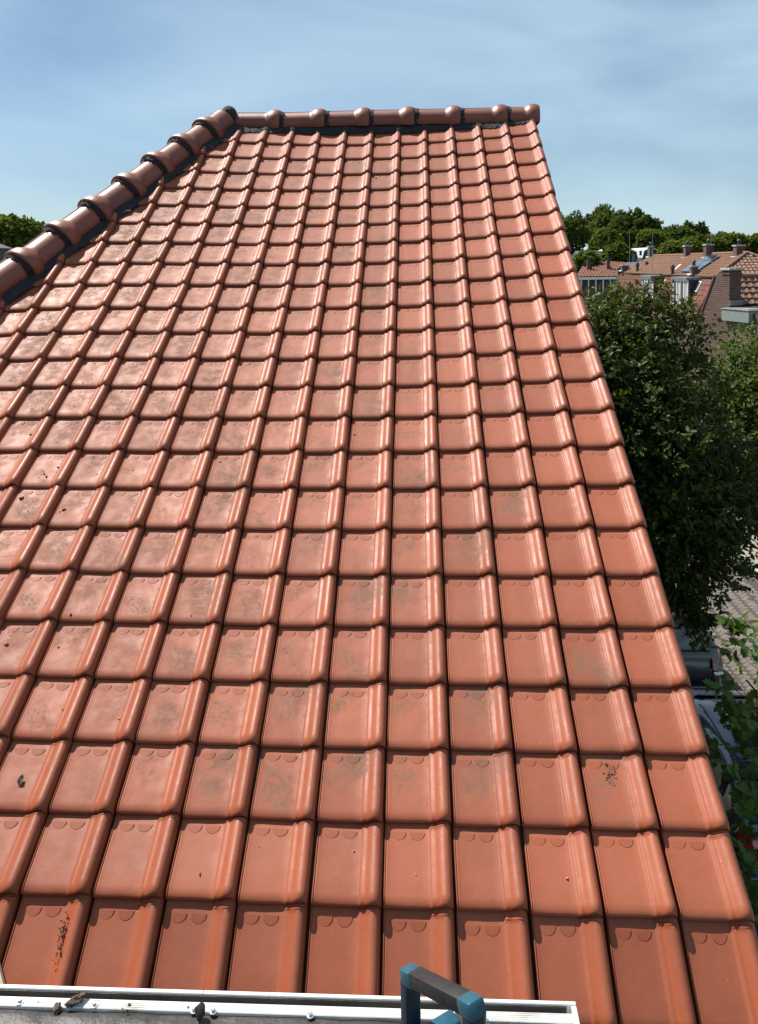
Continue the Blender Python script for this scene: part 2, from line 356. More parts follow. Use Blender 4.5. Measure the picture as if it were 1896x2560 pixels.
# ================================================================== GROUND
m=MB(); m.add([(-3000,-3000,0),(3000,-3000,0),(3000,4000,0),(-3000,4000,0)],[(0,1,2,3)])
g=m.obj('ground','ground_paving'); tag(g,'wide flat ground of worn paving and rough grass','ground',kind='structure')
# street of herringbone clinkers
street=empty('street',(6.,20.,0)); tag(street,'street of grey brown clinkers laid in herringbone','street',kind='structure')
m=MB(); m.box((-4.2,-14,-.05),(2.2,16,.012)); m.obj('joint_bed','joint_sand',street)
BL,BW,G=.21,.105,.006
vis=[];rest=MB()
# classic herringbone unit : (i,j) lattice
brick_me={}
def brick_mesh(lx,ly):
    b=MB(); b.box((-lx/2,-ly/2,0),(lx/2,ly/2,.05)); return b.mesh('paving_brick',.006,1)
bh,bv=brick_mesh(BL-G,BW-G),brick_mesh(BW-G,BL-G)
for me in (bh,bv): me.materials.append(MATS['clinker'])
cells=[]
ca,sa=math.cos(R_(45)),math.sin(R_(45))
N=150
for i in range(-N,N):
    for j in range(-N,N):
        k=(i-j)%4
        # cell size BW, horizontal brick covers (i,j),(i+1,j) when k==0 ; vertical covers (i,j),(i,j+1) when k==2
        if k==0: cx,cy,hz=(i+1)*BW,(j+.5)*BW,True
        elif k==2: cx,cy,hz=(i+.5)*BW,(j+1)*BW,False
        else: continue
        X=cx*ca-cy*sa; Y=cx*sa+cy*ca
        if -1.0<X<2.1 and -6.5<Y<9: cells.append((X,Y,hz))
rot=Matrix.Rotation(R_(45),4,'Z')
def pxv(X,Y):
    x,y=proj((X+6.,Y+20.,.03)); return x,y
sel=[]
for X,Y,hz in cells:
    x,y=pxv(X,Y)
    (sel if (1790<x<1905 and 1370<y<1720) else vis).append((y,X,Y,hz))
sel.sort(key=lambda q:-q[0]); vis+=sel[300:]; sel=sel[:300]
for y,X,Y,hz in sel:
    o=link('paving_brick',bh if hz else bv,None,street); o.matrix_local=Matrix.Translation((X,Y,-.035+rng.normal(0,.0015)))@rot@Matrix.Rotation(rng.normal(0,.012),4,'X')
vv,ff=[],[]
for y,X,Y,hz in vis:
    lx,ly=(BL-G,BW-G) if hz else (BW-G,BL-G); b=len(vv); z=.015+rng.normal(0,.0015)
    for sx,sy,zz in ((-1,-1,z),(1,-1,z),(1,1,z),(-1,1,z),(-1,-1,0),(1,-1,0),(1,1,0),(-1,1,0)):
        px,py=sx*lx/2,sy*ly/2; vv.append((X+px*ca-py*sa,Y+px*sa+py*ca,zz))
    ff+=[(b,b+1,b+2,b+3),(b,b+4,b+5,b+1),(b+1,b+5,b+6,b+2),(b+2,b+6,b+7,b+3),(b+3,b+7,b+4,b)]
me=bpy.data.meshes.new('paving_bricks'); me.from_pydata(vv,[],ff); tag(link('paving_bricks',me,'clinker',street),kind='stuff')
# pale pavement beyond, with kerb and slabs
pav=empty('pavement',(11.,26.,0)); tag(pav,'pale sandy slab pavement beside the clinker street','pavement',kind='structure')
m=MB(); m.box((-2.7,-10,0),(6,20,.10)); m.obj('pavement_bed','joint_sand',pav)
m=MB()
for i in range(12):
    for j in range(70):
        x0=-2.45+i*.304; y0=-10+j*.304; z=.118+rng.normal(0,.002); m.box((x0,y0,.09),(x0+.297,y0+.297,z))
tag(m.obj('paving_slabs','side_paving',pav),kind='stuff')
m=MB()
for j in range(30): m.box((-2.62,-10+j*1.0,.0),(-2.5,-10+j*1.0+.992,.125))
m.obj('kerb','concrete',pav,.006)
# ================================================================== THE TILED HOUSE
house=empty('tiled_house',(0,8,0)); tag(house,'house with a new glossy terracotta tile roof, hip on one side','house')
HL=Matrix.Translation((0,-8,0))
def hlink(name,me,mat,parent=None,smooth=None,mw=None):
    o=link(name,me,mat,None,None,smooth); o.parent=parent or house
    o.matrix_local=HL@(mw or Matrix.Identity(4)); return o
# ---- the tile
TN=.026
prof=[(-.004,-.010),(.000,-.002),(.006,.0040),(.014,.0056),(.022,.0044),(.028,.0012),(.034,.0022),(.045,.0020),(.062,.0010),(.085,.0002),(.20,-.0004),(.36,-.0008),(.52,-.0006),(.625,0.),(.642,.0012),(.655,.0040),(.667,.0072),(.680,.0092),(.700,.0102),(.722,.0118),(.744,.0152),(.765,.0200),(.788,.0250),(.812,.0290),(.838,.0315),(.862,.0322),(.886,.0312),(.908,.0285),(.928,.0240),(.944,.0180),(.956,.0105),(.964,.0000),(.967,-.0120)]
def tile_mesh(name,verge=False,seed=0):
    pr=list(prof)
    if verge: pr=pr[:-2]+[(.981,.003),(.986,-.02),(.988,-.07)]
    vs_top=[(0.,.40),(.0018,.54),(.005,.66),(.010,.77),(.017,.87),(.025,.945),(.036,1.),(.10,1.),(.18,1.),(TL*.90,1.),(TL*.945,1.),(TL*.955,1.),(TL*.965,1.),(TL*.975,1.),(TL*1.02,1.),(TL*1.17,1.)]
    V=[];Fc=[]; nx=len(pr)
    def ztop(v): return TN*(1-v/TL)-.0012
    def g(v):
        if v>.93*TL and v<.972*TL: return 1.0
        if v>=.972*TL: return .78
        return 1.0
    def hh(x,h,v):
        r=h*g(v)
        if h>.006:
            if .95*TL<v<.97*TL: r+=.0022
            # the roll swells a little towards the nose
            r+=.0025*math.exp(-((v-.02)/.03)**2)*(h/.032)
        return r
    rows=[]
    # bottom of nose
    rows.append([(x*TW,.003,max(h,-.004)*.97-0.0) if h>0 else (x*TW,.003,0. if h>-.003 else h) for x,h in pr])
    for v,fr in vs_top:
        row=[]
        for x,h in pr:
            zt=ztop(v)+hh(x,h,v); zb=max(h,0)*.97 if h>-.003 else h
            z=zb+(zt-zb)*fr if fr<1 else zt
            if fr<1 and h<=-.003: z=h+ztop(v)*fr
            wv=mnoise.noise(Vector((x*3.1+seed*7.7,v*9.,seed*3.3))); nz_=mnoise.noise(Vector((x*6.+seed*5.1,seed*2.2,.3)))
            row.append((x*TW,v+(.0016*nz_ if v<.03 else 0),z+.0009*wv))
        rows.append(row)
    top_n=len(rows)
    # underside back from the head to the nose
    for v in (TL*1.17,TL*.6,.016):
        rows.append([(x*TW,v,ztop(v)+hh(x,h,v)*.97-.0135) for x,h in pr])
    rows.append([(x*TW,.014,(max(h,0)*.97 if h>-.003 else h)+.0003) for x,h in pr])
    n=len(rows)
    for r in rows: V+=r
    for i in range(n):
        i2=(i+1)%n
        for j in range(nx-1):
            Fc.append((i*nx+j,i*nx+j+1,i2*nx+j+1,i2*nx+j))
    Fc.append(tuple(i*nx for i in range(n))[::-1]); Fc.append(tuple(i*nx+nx-1 for i in range(n)))
    # two half-moon pads under the lap
    for cx in (.205,.475):
        r=.0265; yc=TL*.892; b=len(V); nn=12
        base=[]; 
        for zi,ri in ((-.002,r),(.0020,r),(.0032,r-.0011)):
            for i in range(nn+1):
                a=math.pi+math.pi*i/nn; V.append((cx*TW+ri*math.cos(a),yc+ri*math.sin(a),ztop(yc)+zi-.0006))
        q=nn+1
        for l in range(2):
            for i in range(nn): Fc.append((b+l*q+i,b+l*q+i+1,b+(l+1)*q+i+1,b+(l+1)*q+i))
            Fc.append((b+l*q+nn,b+l*q,b+(l+1)*q,b+(l+1)*q+nn))
        Fc.append(tuple(b+2*q+i for i in range(q)))
    me=bpy.data.meshes.new(name); me.from_pydata(V,[],Fc); me.update()
    bm=bmesh.new(); bm.from_mesh(me); bmesh.ops.recalc_face_normals(bm,faces=bm.faces); bm.to_mesh(me); bm.free()
    me.materials.append(MATS['glazed_terracotta'])
    for p in me.polygons: p.use_smooth=True
    me.set_sharp_from_angle(angle=R_(38))
    return me
tileA=[tile_mesh('roof_tile',False,q) for q in range(5)]; tileV=[tile_mesh('verge_tile',True,q) for q in range(3)]
# hip line in (k,c): boundary mortar / tiles read off the photograph
kA,cA=roofpix(566,352); kB,cB=roofpix(5,783)
def c_hip(k): return cA+(cB-cA)*(k-kA)/(kB-kA)
def frame(k,c,extra=0.):
    hd=0.; 
    o=roofpt(k,c); x=roofpt(k,c-1)-o; v=roofpt(k-1,c)-o
    if k>22.5:   # last course tips down over the eave
        o=roofpt(k,c,-.062)+(-v).normalized()*.02; x=roofpt(k,c-1,-.062)+(-v).normalized()*.02-o; v=roofpt(k-1,c,-.001)-o
    n=x.cross(v).normalized(); return o,x,v,n
tiles=[]
for k in range(0,24):
    for c in range(0,17):
        ch=c_hip(k-.5)
        if c-1>c_hip(k)+.35: continue
        o,x,v,n=frame(k,c)
        rz=rng.normal(0,.0055); rx=abs(rng.normal(0,.0045)); ry=rng.normal(0,.0055)
        xs=x.normalized(); vs=(v-xs*v.dot(xs)).normalized()
        mt=Matrix.Identity(4); sx=x.length/TW; sy=v.length/TL
        for i in range(3): mt[i][0]=xs[i]*sx; mt[i][1]=v.normalized()[i]*sy; mt[i][2]=n[i]; mt[i][3]=o[i]
        mt=mt@Matrix.Translation((rng.normal(0,.0010),rng.normal(0,.0022),abs(rng.normal(0,.0010))))@Matrix.Rotation(rz,4,'Z')@Matrix.Rotation(rx,4,'X')@Matrix.Rotation(ry,4,'Y')
        cutl=c>c_hip(k)-.0+.3 or c>c_hip(k-1.2)+.3
        px,py=proj(roofpt(k-.5,c-.5)); inside=-90<px<PW+90 and -50<py<PH+130
        tiles.append((k,c,mt,cutl,inside,px,py))
scuffed=set()
for x_,y_ in ((1176,1802),(1199,1940),(1469,1670),(1016,1951),(866,1940),(735,1773),(712,1653),(585,1630),(459,1630),(689,1928),(551,1940),(390,1917),(631,1492),(889,1492),(367,1503),(895,1389),(1159,1383),(803,1171),(1125,1176),(585,1773),(1265,1250),(1010,1050),(1530,1960)):
    k_,c_=roofpix(x_,y_); scuffed.add((math.ceil(k_),math.ceil(c_)))
def dirt_of(k,c,px,py):
    if (k,c) in scuffed: return float(rng.uniform(.75,1.))
    d=.15+.085*max(0,c-1.5)+.02*max(0,16-k)
    if k>=21: d*=.35
    if c==0: d*=.25
    if 15<=k<=20 and 4<=c<=8: d+=.35
    return float(min(1.,max(0.02,d*rng.uniform(.45,1.35))))
def hipcut(me,mt,off):
    # bisect in local space along the hip line shifted to the left by off tiles
    a=roofpt(-2,c_hip(-2)+off); b=roofpt(12,c_hip(12)+off)
    nrm=(b-a).cross(Vector(RN)).normalized()
    if nrm.x>0: nrm=-nrm               # normal to the left : remove that side
    inv=mt.inverted(); co_=inv@a; no=(mt.to_3x3().transposed()@nrm).normalized()
    bm=bmesh.new(); bm.from_mesh(me); r=bmesh.ops.bisect_plane(bm,geom=list(bm.verts)+list(bm.edges)+list(bm.faces),plane_co=co_,plane_no=no,clear_outer=True)
    if len(bm.faces)<6: bm.free(); return None
    n=me.copy(); bm.to_mesh(n); bm.free(); return n
ins=[t for t in tiles if t[4]]; ins.sort(key=lambda t:-t[6]-(0 if 0<t[5]<PW else -4000))
chosen=set((t[0],t[1]) for t in ins[:300])
restv,restf=[],[]
for k,c,mt,cutl,inside,px,py in tiles:
    me=tileV[int(rng.integers(3))] if c==0 else tileA[int(rng.integers(5))]
    if cutl:
        me=hipcut(me,mt,.30)
        if me is None: continue
    if (k,c) in chosen:
        o=hlink('roof_tile',me,None,mw=mt); o['dirt']=dirt_of(k,c,px,py)
    else:
        b=len(restv); restv+=[tuple(mt@v.co) for v in me.vertices]; restf+=[tuple(i+b for i in p.vertices) for p in me.polygons]
if restv:
    me=bpy.data.meshes.new('roof_tiles_rest'); me.from_pydata(restv,[],restf); o=hlink('roof_tiles_rest',me,'glazed_terracotta',smooth=38); o['dirt']=.3; tag(o,kind='stuff')
# ---- deck, other slopes, walls
def kc(k,c,h=-.05): return roofpt(k,c,h)
vs=[];fs=[];ks=np.linspace(-1.3,23.6,26);nc=12
for k in ks:
    cl=min(c_hip(k),30)+.5
    for j in range(nc+1): vs.append(tuple(kc(k,cl+(-.9-cl)*j/nc,-.03 if k<22.6 else -.10)))
for i in range(len(ks)-1):
    for j in range(nc): a=i*(nc+1)+j; fs.append((a,a+1,a+nc+2,a+nc+1))
me=bpy.data.meshes.new('roof_deck'); me.from_pydata(vs,[],fs); hlink('roof_deck',me,'deck_wood')
rl,rr_=kc(-1.3,c_hip(-1.3)+.5,-.02),kc(-1.3,-.9,-.02)
el_,er=kc(23.6,c_hip(23.6)+.5,-.1),kc(23.6,-.9,-.1)
run=rl.y-el_.y; zb=el_.z
bl=Vector((el_.x,rl.y+run,zb)); brr=Vector((er.x,rr_.y+run,zb))
m=MB(); m.add([rl,rr_,brr,bl],[(0,1,2,3)]); hlink('back_slope',m.mesh('back_slope'),'cap_terracotta')
m=MB(); m.add([rl,el_,bl],[(0,2,1)]); hlink('hip_slope',m.mesh('hip_slope'),'cap_terracotta')
m=MB(); xr=er.x-.02
m.prism([Vector((xr-.25,el_.y+.35,0)),Vector((xr-.25,rl.y+run-.35,0)),Vector((xr-.25,rl.y+run-.35,zb-.05)),Vector((xr-.25,rl.y,rr_.z-.28)),Vector((xr-.25,el_.y+.35,zb+.02))],(.2,0,0)); hlink('wall',m.mesh('wall'),'house_brick')
m=MB(); m.box((el_.x+.3,el_.y+.32,0),(xr-.252,el_.y+.54,zb-.06)); m.box((el_.x+.3,el_.y+.54,0),(el_.x+.5,rl.y+run-.3,zb-.06)); hlink('wall',m.mesh('wall'),'house_brick')
# verge board under the right-hand tiles
m=MB(); pts=[kc(k,-.86,-.03) for k in np.linspace(-1.0,23.2,20)]
for a,b in zip(pts[:-1],pts[1:]): m.add([a,b,b+Vector((0,0,-.18)),a+Vector((0,0,-.18)),a+Vector((.022,0,0)),b+Vector((.022,0,0)),b+Vector((.022,0,-.18)),a+Vector((.022,0,-.18))],[(0,1,2,3),(4,7,6,5),(0,4,5,1),(3,2,6,7)])
hlink('verge_board',m.mesh('verge_board'),'dark_paint')
# eave gutter
m=MB(); e0,e1=kc(23.55,-.95,-.12),kc(23.55,15.5,-.12); gp=[]
for i in range(9):
    a=math.pi+math.pi*i/8; gp.append((math.cos(a)*.06,math.sin(a)*.06))
vs=[];fs=[]
for q in (e0,e1):
    for r in (1.,.94):
        for y,z in gp: vs.append((q.x,q.y-.045+y*r,min(e0.z,e1.z)-.02+z*r))
n=9
for i in range(n-1): fs+=[(i,i+1,2*n+i+1,2*n+i),(n+i,3*n+i,3*n+i+1,n+i+1)]
fs+=[(0,2*n,3*n,n),(n-1,2*n-1,4*n-1,3*n-1)]
m.add(vs,fs); hlink('gutter',m.mesh('gutter'),'zinc',smooth=50)
# ---- ridge and hip caps
def cap_mesh(L,r=.109,R=.135,end=False,name='ridge_cap',flare=False):
    # axis along +x from the plain end (0) to the collar end (L); opening downwards
    st=[(-.06,r*.97),(0,r),(L-.150,r*1.02),(L-.132,r*1.04),(L-.118,r*1.13),(L-.102,R*.985),(L-.080,R*1.04),(L-.050,R*1.06),(L-.022,R*1.03),(L-.005,R*.98),(L,R*.94)]
    if flare: st=st[:2]+[(L-.155,r*1.01),(L-.135,r*1.025),(L-.118,r*1.07),(L-.100,r*1.15),(L-.080,R*.965),(L-.055,R*1.0),(L-.030,R*1.02),(L-.012,R*1.02),(L-.003,R*1.0),(L,R*.97)]
    A=[R_(a) for a in np.linspace(-22,202,31)]; V=[];Fc=[]
    for x,q in st:
        for a in A:
            cr_=1.0
            V.append((x,math.cos(a)*q,math.sin(a)*q*1.0))
    inner=[(L,R*.85),(L-.03,R*.84),(L-.05,r*.9),(0,r*.88),(-.06,r*.86)]
    for x,q in inner:
        for a in A: V.append((x,math.cos(a)*q,math.sin(a)*q))
    n=len(A); T=len(st)+len(inner)
    for i in range(T-1):
        for j in range(n-1): Fc.append((i*n+j,i*n+j+1,(i+1)*n+j+1,(i+1)*n+j))
    if end:
        b=(len(st)-1)*n; Fc.append(tuple(b+j for j in range(n)))
    # crest rib
    b=len(V); w=.009; x0,x1=.012,L-.14
    z0=math.sqrt(r*r-w*w)
    for x in (x0,x1):
        V+=[(x,-w,z0-.003),(x,-w*.7,r+.006),(x,w*.7,r+.006),(x,w,z0-.003)]
    Fc+=[(b,b+4,b+5,b+1),(b+1,b+5,b+6,b+2),(b+2,b+6,b+7,b+3),(b,b+1,b+2,b+3),(b+4,b+7,b+6,b+5)]
    me=bpy.data.meshes.new(name); me.from_pydata(V,[],Fc); me.update()
    bm=bmesh.new(); bm.from_mesh(me); bmesh.ops.recalc_face_normals(bm,faces=bm.faces); bm.to_mesh(me); bm.free()
    me.materials.append(MATS['cap_terracotta'])
    for p in me.polygons: p.use_smooth=True
    me.set_sharp_from_angle(angle=R_(45)); return me
def seal_mesh(L,r=.109,R=.135):
    # crumbly black mortar plug at the mouth of the collar
    V=[];Fc=[];A=[R_(a) for a in np.linspace(-30,210,41)]
    for x,q,amp in ((L-.035,R*.86,0),(L+.004,R*.90,.006),(L+.022,R*.84,.010),(L+.036,r*1.06,.010),(L+.040,r*.9,0)):
        for a in A: V.append((x+amp*.7*rng.normal(),math.cos(a)*(q+amp*.5*rng.normal()),math.sin(a)*(q+amp*.5*rng.normal())))
    n=len(A)
    for i in range(4):
        for j in range(n-1): Fc.append((i*n+j,i*n+j+1,(i+1)*n+j+1,(i+1)*n+j))
    me=bpy.data.meshes.new('mortar_seal'); me.from_pydata(V,[],Fc); me.materials.append(MATS['black_mortar'])
    for p in me.polygons: p.use_smooth=True
    return me
def axis_mat(a,b,up=Vector((0,0,1))):
    x=(b-a).normalized(); y=up.cross(x).normalized(); z=x.cross(y); mt=Matrix.Identity(4)
    for i in range(3): mt[i][0]=x[i]; mt[i][1]=y[i]; mt[i][2]=z[i]; mt[i][3]=a[i]
    return mt
# ridge: collars seen in the photograph (x of collar end)
RY=roofpt(-1.0,5).y+.10
ridge_px=[(592,294),(704,294),(815,291),(925,288),(1036,286),(1150,284),(1266,281),(1346,280)]
rp=[]
for x,y in ridge_px: rp.append(atY(x,y+18,RY))
for i in range(len(rp)-1):
    a,b=rp[i],rp[i+1]; L=(b-a).length
    last=i==len(rp)-2
    o=hlink('ridge_cap',cap_mesh(L,end=last),None,mw=axis_mat(a,b))
    if not last:
        s=link('mortar_seal',seal_mesh(L),None,o)
# hip: silhouette line of the barrels, going down to the left
hA=roofpt(kA,c_hip(kA)); hB=roofpt(kB+3,c_hip(kB+3)); hd=(hB-hA).normalized()
perp=hd.cross(Vector(RN)).normalized()
if perp.x>0: perp=-perp
HIPOFF,HIPUP=.195,.04
ax0=hA+perp*HIPOFF+Vector((0,0,HIPUP)); 
collars=[(497,302),(436,345),(372,395),(300,450),(222,515),(140,585),(50,660),(-55,745),(-170,840)]
def on_axis(x,y):
    # closest point on hip axis to the pixel ray (measured along the picture)
    best=None
    for s in np.linspace(-1.2,5.,1241):
        q=ax0+hd*s; u,v=proj(q); d=(u-x)**2+(v-y)**2
        if best is None or d<best[0]: best=(d,s)
    return best[1]
ss=[on_axis(x+8,y+24) for x,y in collars]
for i in range(1,len(ss)): ss[i]=max(ss[i],ss[i-1]+.2)
starts=[on_axis(540,296)]+ss[:-1]
for i,(s0,s1) in enumerate(zip(starts,ss)):
    a,b=ax0+hd*s0,ax0+hd*s1; L=(b-a).length
    if L<.14: L=.14
    upv=(Vector(RN)+Vector((-.55,0,.9))).normalized()
    mt=axis_mat(a,b,upv)@Matrix.Rotation(rng.normal(0,.012),4,'Y')
    o=hlink('hip_cap',cap_mesh(L,.124,.163,name='hip_cap',flare=True),None,mw=mt); link('mortar_seal',seal_mesh(L,.124,.163),None,o)
# mortar fillets
def fillet(a_pts,b_pts,name):
    V=[];Fc=[];nn=9
    for a,b in zip(a_pts,b_pts):
        for j in range(nn):
            t=j/(nn-1); q=a.lerp(b,t)+Vector(RN)*(.018*math.sin(math.pi*t))
            if 0<j<nn-1: q+=Vector((rng.normal(),rng.normal(),rng.normal()))*.0035
            if j==0: q+=(a-b).normalized()*rng.normal(0,.006)
            V.append(tuple(q))
    for i in range(len(a_pts)-1):
        for j in range(nn-1): Fc.append((i*nn+j,i*nn+j+1,(i+1)*nn+j+1,(i+1)*nn+j))
    me=bpy.data.meshes.new(name); me.from_pydata(V,[],Fc); return hlink(name,me,'black_mortar',smooth=80)
kk=np.linspace(kA-.9,kB+5,260); lobes=lambda k:.0
fa=[roofpt(k,c_hip(k)-.02+.05*math.sin(k*6.28)*0,.012+.024*max(0,math.sin((c_hip(k)%1)*math.pi*2-3.6))) for k in kk]
fb=[]
for k in kk:
    q=roofpt(k,c_hip(k)); s=(q-hA).dot(hd); fb.append(ax0+hd*s+perp*-.055+Vector((0,0,.015)))
fillet(fa,fb,'hip_mortar')
cc=np.linspace(c_hip(-.7)+.2,-.98,240)
fa=[]
for c in cc:
    fr=(-c)%1.0   # position across the tile from its left edge
    h=.008+.026*math.exp(-((fr-.87)/.10)**2)
    wob=.04*mnoise.noise(Vector((c*1.3,0,0)))
    fa.append(roofpt(-.82+wob+.05*math.sin(c*2.1),c,h+.006))
fb=[]
for q in fa:
    t=(q.x-rp[0].x)/(rp[-1].x-rp[0].x); w=rp[0].lerp(rp[-1],t); fb.append(Vector((q.x,w.y-.06,w.z-.035)))
fillet(fa,fb,'ridge_mortar')
# rough knob of mortar where ridge and hip meet
bm=bmesh.new(); bmesh.ops.create_icosphere(bm,subdivisions=4,radius=.115)
for v in bm.verts:
    v.co.x*=.75; v.co*=1+.12*mnoise.noise(v.co*14)+.05*mnoise.noise(v.co*45)
me=bpy.data.meshes.new('apex_mortar'); bm.to_mesh(me); bm.free(); q=atY(574,296,RY-.05); hlink('apex_mortar',me,'black_mortar',smooth=80,mw=Matrix.Translation(q))
# ================================================================== FLAT ROOF with trim, and the tool standing on it
flat=empty('flat_roof_extension',(-1.5,0,0)); tag(flat,'bitumen flat roof edged with a white ribbed aluminium trim below the tiles','flat roof')
FZ=6.40; TYY=1.612; TXR=.312
FL=Matrix.Translation((1.5,0,0))
def fl(mb,name,mat,bevel=0.,smooth=None):
    o=link(name,mb.mesh(name,bevel),mat,None,None,smooth); o.parent=flat; o.matrix_local=FL; return o
m=MB(); m.box((-5,-3,0),(TXR-.03,TYY-.02,FZ-.06)); fl(m,'wall','house_brick')
# bitumen field with a puffy edge roll
V=[];Fc=[]; xs=np.linspace(-3.2,TXR-.052,220); ys=[-2.5,0,.9,1.2,1.46,1.50,1.525,1.545,1.558,1.568,1.574]
for x in xs:
    for i,y in enumerate(ys):
        t=i/(len(ys)-1); z=FZ-.005
        if y>1.49: z+=.012*math.sin((y-1.49)/.09*math.pi)+.006*mnoise.noise(Vector((x*9,y*30,0)))
        V.append((x,y+.006*mnoise.noise(Vector((x*7,i,3))),z-(.012 if i==len(ys)-1 else 0)))
nn=len(ys)
for i in range(len(xs)-1):
    for j in range(nn-1): Fc.append((i*nn+j,(i+1)*nn+j,(i+1)*nn+j+1,i*nn+j+1))
m=MB(); m.add(V,Fc); fl(m,'bitumen_felt','bitumen',smooth=60)
# trim profile (y,z): ribbed flange, groove, raised lip
pf=[(1.568,0.0)]
for i in range(5): y=1.5685+i*.0045; pf+=[(y,.006),(y+.0018,.0076),(y+.0030,.0076),(y+.0038,.006)]
pf+=[(1.5912,.006),(1.5915,-.022),(1.6030,-.022),(1.6032,.0135),(1.6040,.0150),(1.611,.0150),(1.612,.0135),(1.612,-.06),(1.608,-.06),(1.608,-.028),(1.568,-.028)]
m=MB(); m.box((-3.2,1.5918,FZ-.0215),(TXR-.02,1.6026,FZ-.012)); m.box((-3.2,1.6010,FZ-.0118),(TXR-.02,1.6030,FZ+.0105)); fl(m,'groove_strip','bitumen')  # dark strips along the groove floor and up the inner face of the lip
n=len(pf); xl=-3.2; jx=atZ(505,2510,FZ).x
for xa,xb in ((xl,jx-.001),(jx+.001,TXR)):
    m=MB(); m.add([(xa,y,FZ+z) for y,z in pf]+[(xb,y,FZ+z) for y,z in pf],[(i,(i+1)%n,n+(i+1)%n,n+i) for i in range(n)]+[tuple(range(n)),tuple(range(n,2*n))[::-1]]); fl(m,'trim_profile','aluminium')
# return along the side
m=MB(); m.box((TXR-.010,-1.5,FZ-.05),(TXR+.001,TYY-.003,FZ+.0125)); m.box((TXR-.050,-1.5,FZ-.012),(TXR-.020,1.566,FZ+.007)); fl(m,'trim_return','aluminium',.0015)
scr=MB()
def screw(x,y):
    p=atZ(x,y,FZ+.009); mm=MB(); mm.tube([(p.x,p.y,FZ+.0075),(p.x,p.y,FZ+.0095)],.0082,20); mm.tube([(p.x,p.y,FZ+.0095),(p.x,p.y,FZ+.013),(p.x,p.y,FZ+.0145)],[.0046,.0046,.0032],16); fl(mm,'screw','steel_screw',smooth=40)
    mm=MB()
for x,y in ((50,2504),(236,2512),(485,2526),(533,2528),(776,2538),(1215,2554)): screw(x,y)
# dark strap at the joint
m=MB(); m.tube([atZ(496,2512,FZ+.03),atZ(500,2520,FZ+.026),atZ(502,2535,FZ+.02),atZ(497,2552,FZ+.01)],[.010,.012,.010,.004],10); fl(m,'joint_strap','bitumen',smooth=60)
# beige cheek board at the left
a,b=roofpix(-4,2350),roofpix(26,2462)
p0=roofpt(a[0],a[1],.045); p1=roofpt(b[0],b[1],.055); d=(p1-p0).normalized(); p0=p0-d*.4; p1=p1+d*.18
sd=Vector((-.9,0,-.1)).normalized()*.05
m=MB(); m.prism([p0,p1,p1+sd,p0+sd],Vector(RN)*.03); o=m.obj('cheek_board','beige_board',None,.002); tag(o,'narrow beige metal board lying on the tiles at the end of the trim','board')
# mud lumps on the trim
def lump(name,loc,r,mat,label,cat,group,sc=(1,1,.6),sub=3,rough=.35):
    bm=bmesh.new(); bmesh.ops.create_icosphere(bm,subdivisions=sub,radius=1.)
    off=Vector(rng.uniform(-50,50,3))
    for v in bm.verts:
        k=1+rough*mnoise.noise(v.co*1.6+off)+rough*.5*mnoise.noise(v.co*4+off); v.co=Vector((v.co.x*sc[0]*k*r,v.co.y*sc[1]*k*r,v.co.z*sc[2]*k*r))
    me=bpy.data.meshes.new(name); bm.to_mesh(me); bm.free(); o=link(name,me,mat,smooth=35); o.location=loc; o.rotation_euler=(0,0,rng.uniform(0,6)); return tag(o,label,cat,group)
o=lump('mud_clump',atZ(190,2500,FZ+.016),.012,'mud','long lump of dry mud lying on the white trim','mud clump',None,(1.9,.7,.6),4,.5); o.rotation_euler=(0,0,.7)
lump('mud_clump',atZ(143,2520,FZ+.010),.010,'mud','small round lump of dry mud on the white trim','mud clump',None,(1.2,.8,.7),3,.5)
for i in range(16):
    x=rng.choice([rng.uniform(0,230),rng.uniform(1180,1420),rng.uniform(300,480)]); y=2470+.0467*x+rng.uniform(24,44)
    lump('grit_crumb',atZ(x,y,FZ+.009),rng.uniform(.0018,.0036),'mud','tiny dark crumb of grit on the white trim','crumb','grit crumbs on the white trim',(1,1,.8),1,.4)
# ---- blue power tool with carrying handle
tool=empty('tool_case',tuple(Vector((atZ(1110,2530,6.9).x,atZ(1110,2530,6.9).y,FZ)))); tag(tool,'blue power tool case with a black rubber carrying handle standing by the trim','tool case')
TI=Matrix.Translation(-tool.location)
def tl(mb,name,mat,bevel=0.,smooth=40,parent=None,seg=3):
    o=link(name,mb.mesh(name,bevel,seg),mat,None,None,smooth); o.parent=parent or tool; o.matrix_local=TI if parent is None else Matrix.Identity(4); return o
hl,hr=atY(1026,2432,1.28),atY(1184,2512,1.13)
hx=(hr-hl); hu=hx.normalized(); hn=Vector((0,0,1)).cross(hu).normalized(); hz=hu.cross(hn).normalized()
if hz.z<0: hz=-hz; 
bt=FZ+.14
def obox(p,ex,ey,ez,a,b,c):   # oriented box prism centred at p
    q=[p+ex*sx*a+ey*sy*b+ez*sz*c for sz in (-1,1) for sx,sy in ((-1,-1),(1,-1),(1,1),(-1,1))]
    m=MB(); m.add(q,[(0,3,2,1),(4,5,6,7),(0,1,5,4),(1,2,6,5),(2,3,7,6),(3,0,4,7)]); return m
zv=Vector((0,0,1)); hh_=Vector((hu.x,hu.y,0)).normalized(); hs=zv.cross(hh_)
for q,nm in ((hl,0),(hr,1)):
    top=q.z-.012; m=obox(Vector((q.x,q.y,(top+bt-.05)/2)),hh_,hs,zv,.0115,.0145,(top-bt+.05)/2); tl(m,'handle_post','tool_dark_blue',.0035)
    d=1 if nm==0 else -1
    m=obox(q+hu*d*.006-zv*.004,hu,hs,hu.cross(hs)*(1 if hu.cross(hs).z>0 else -1),.0200,.0155,.0130); tl(m,'handle_corner','tool_blue',.0060,seg=2)
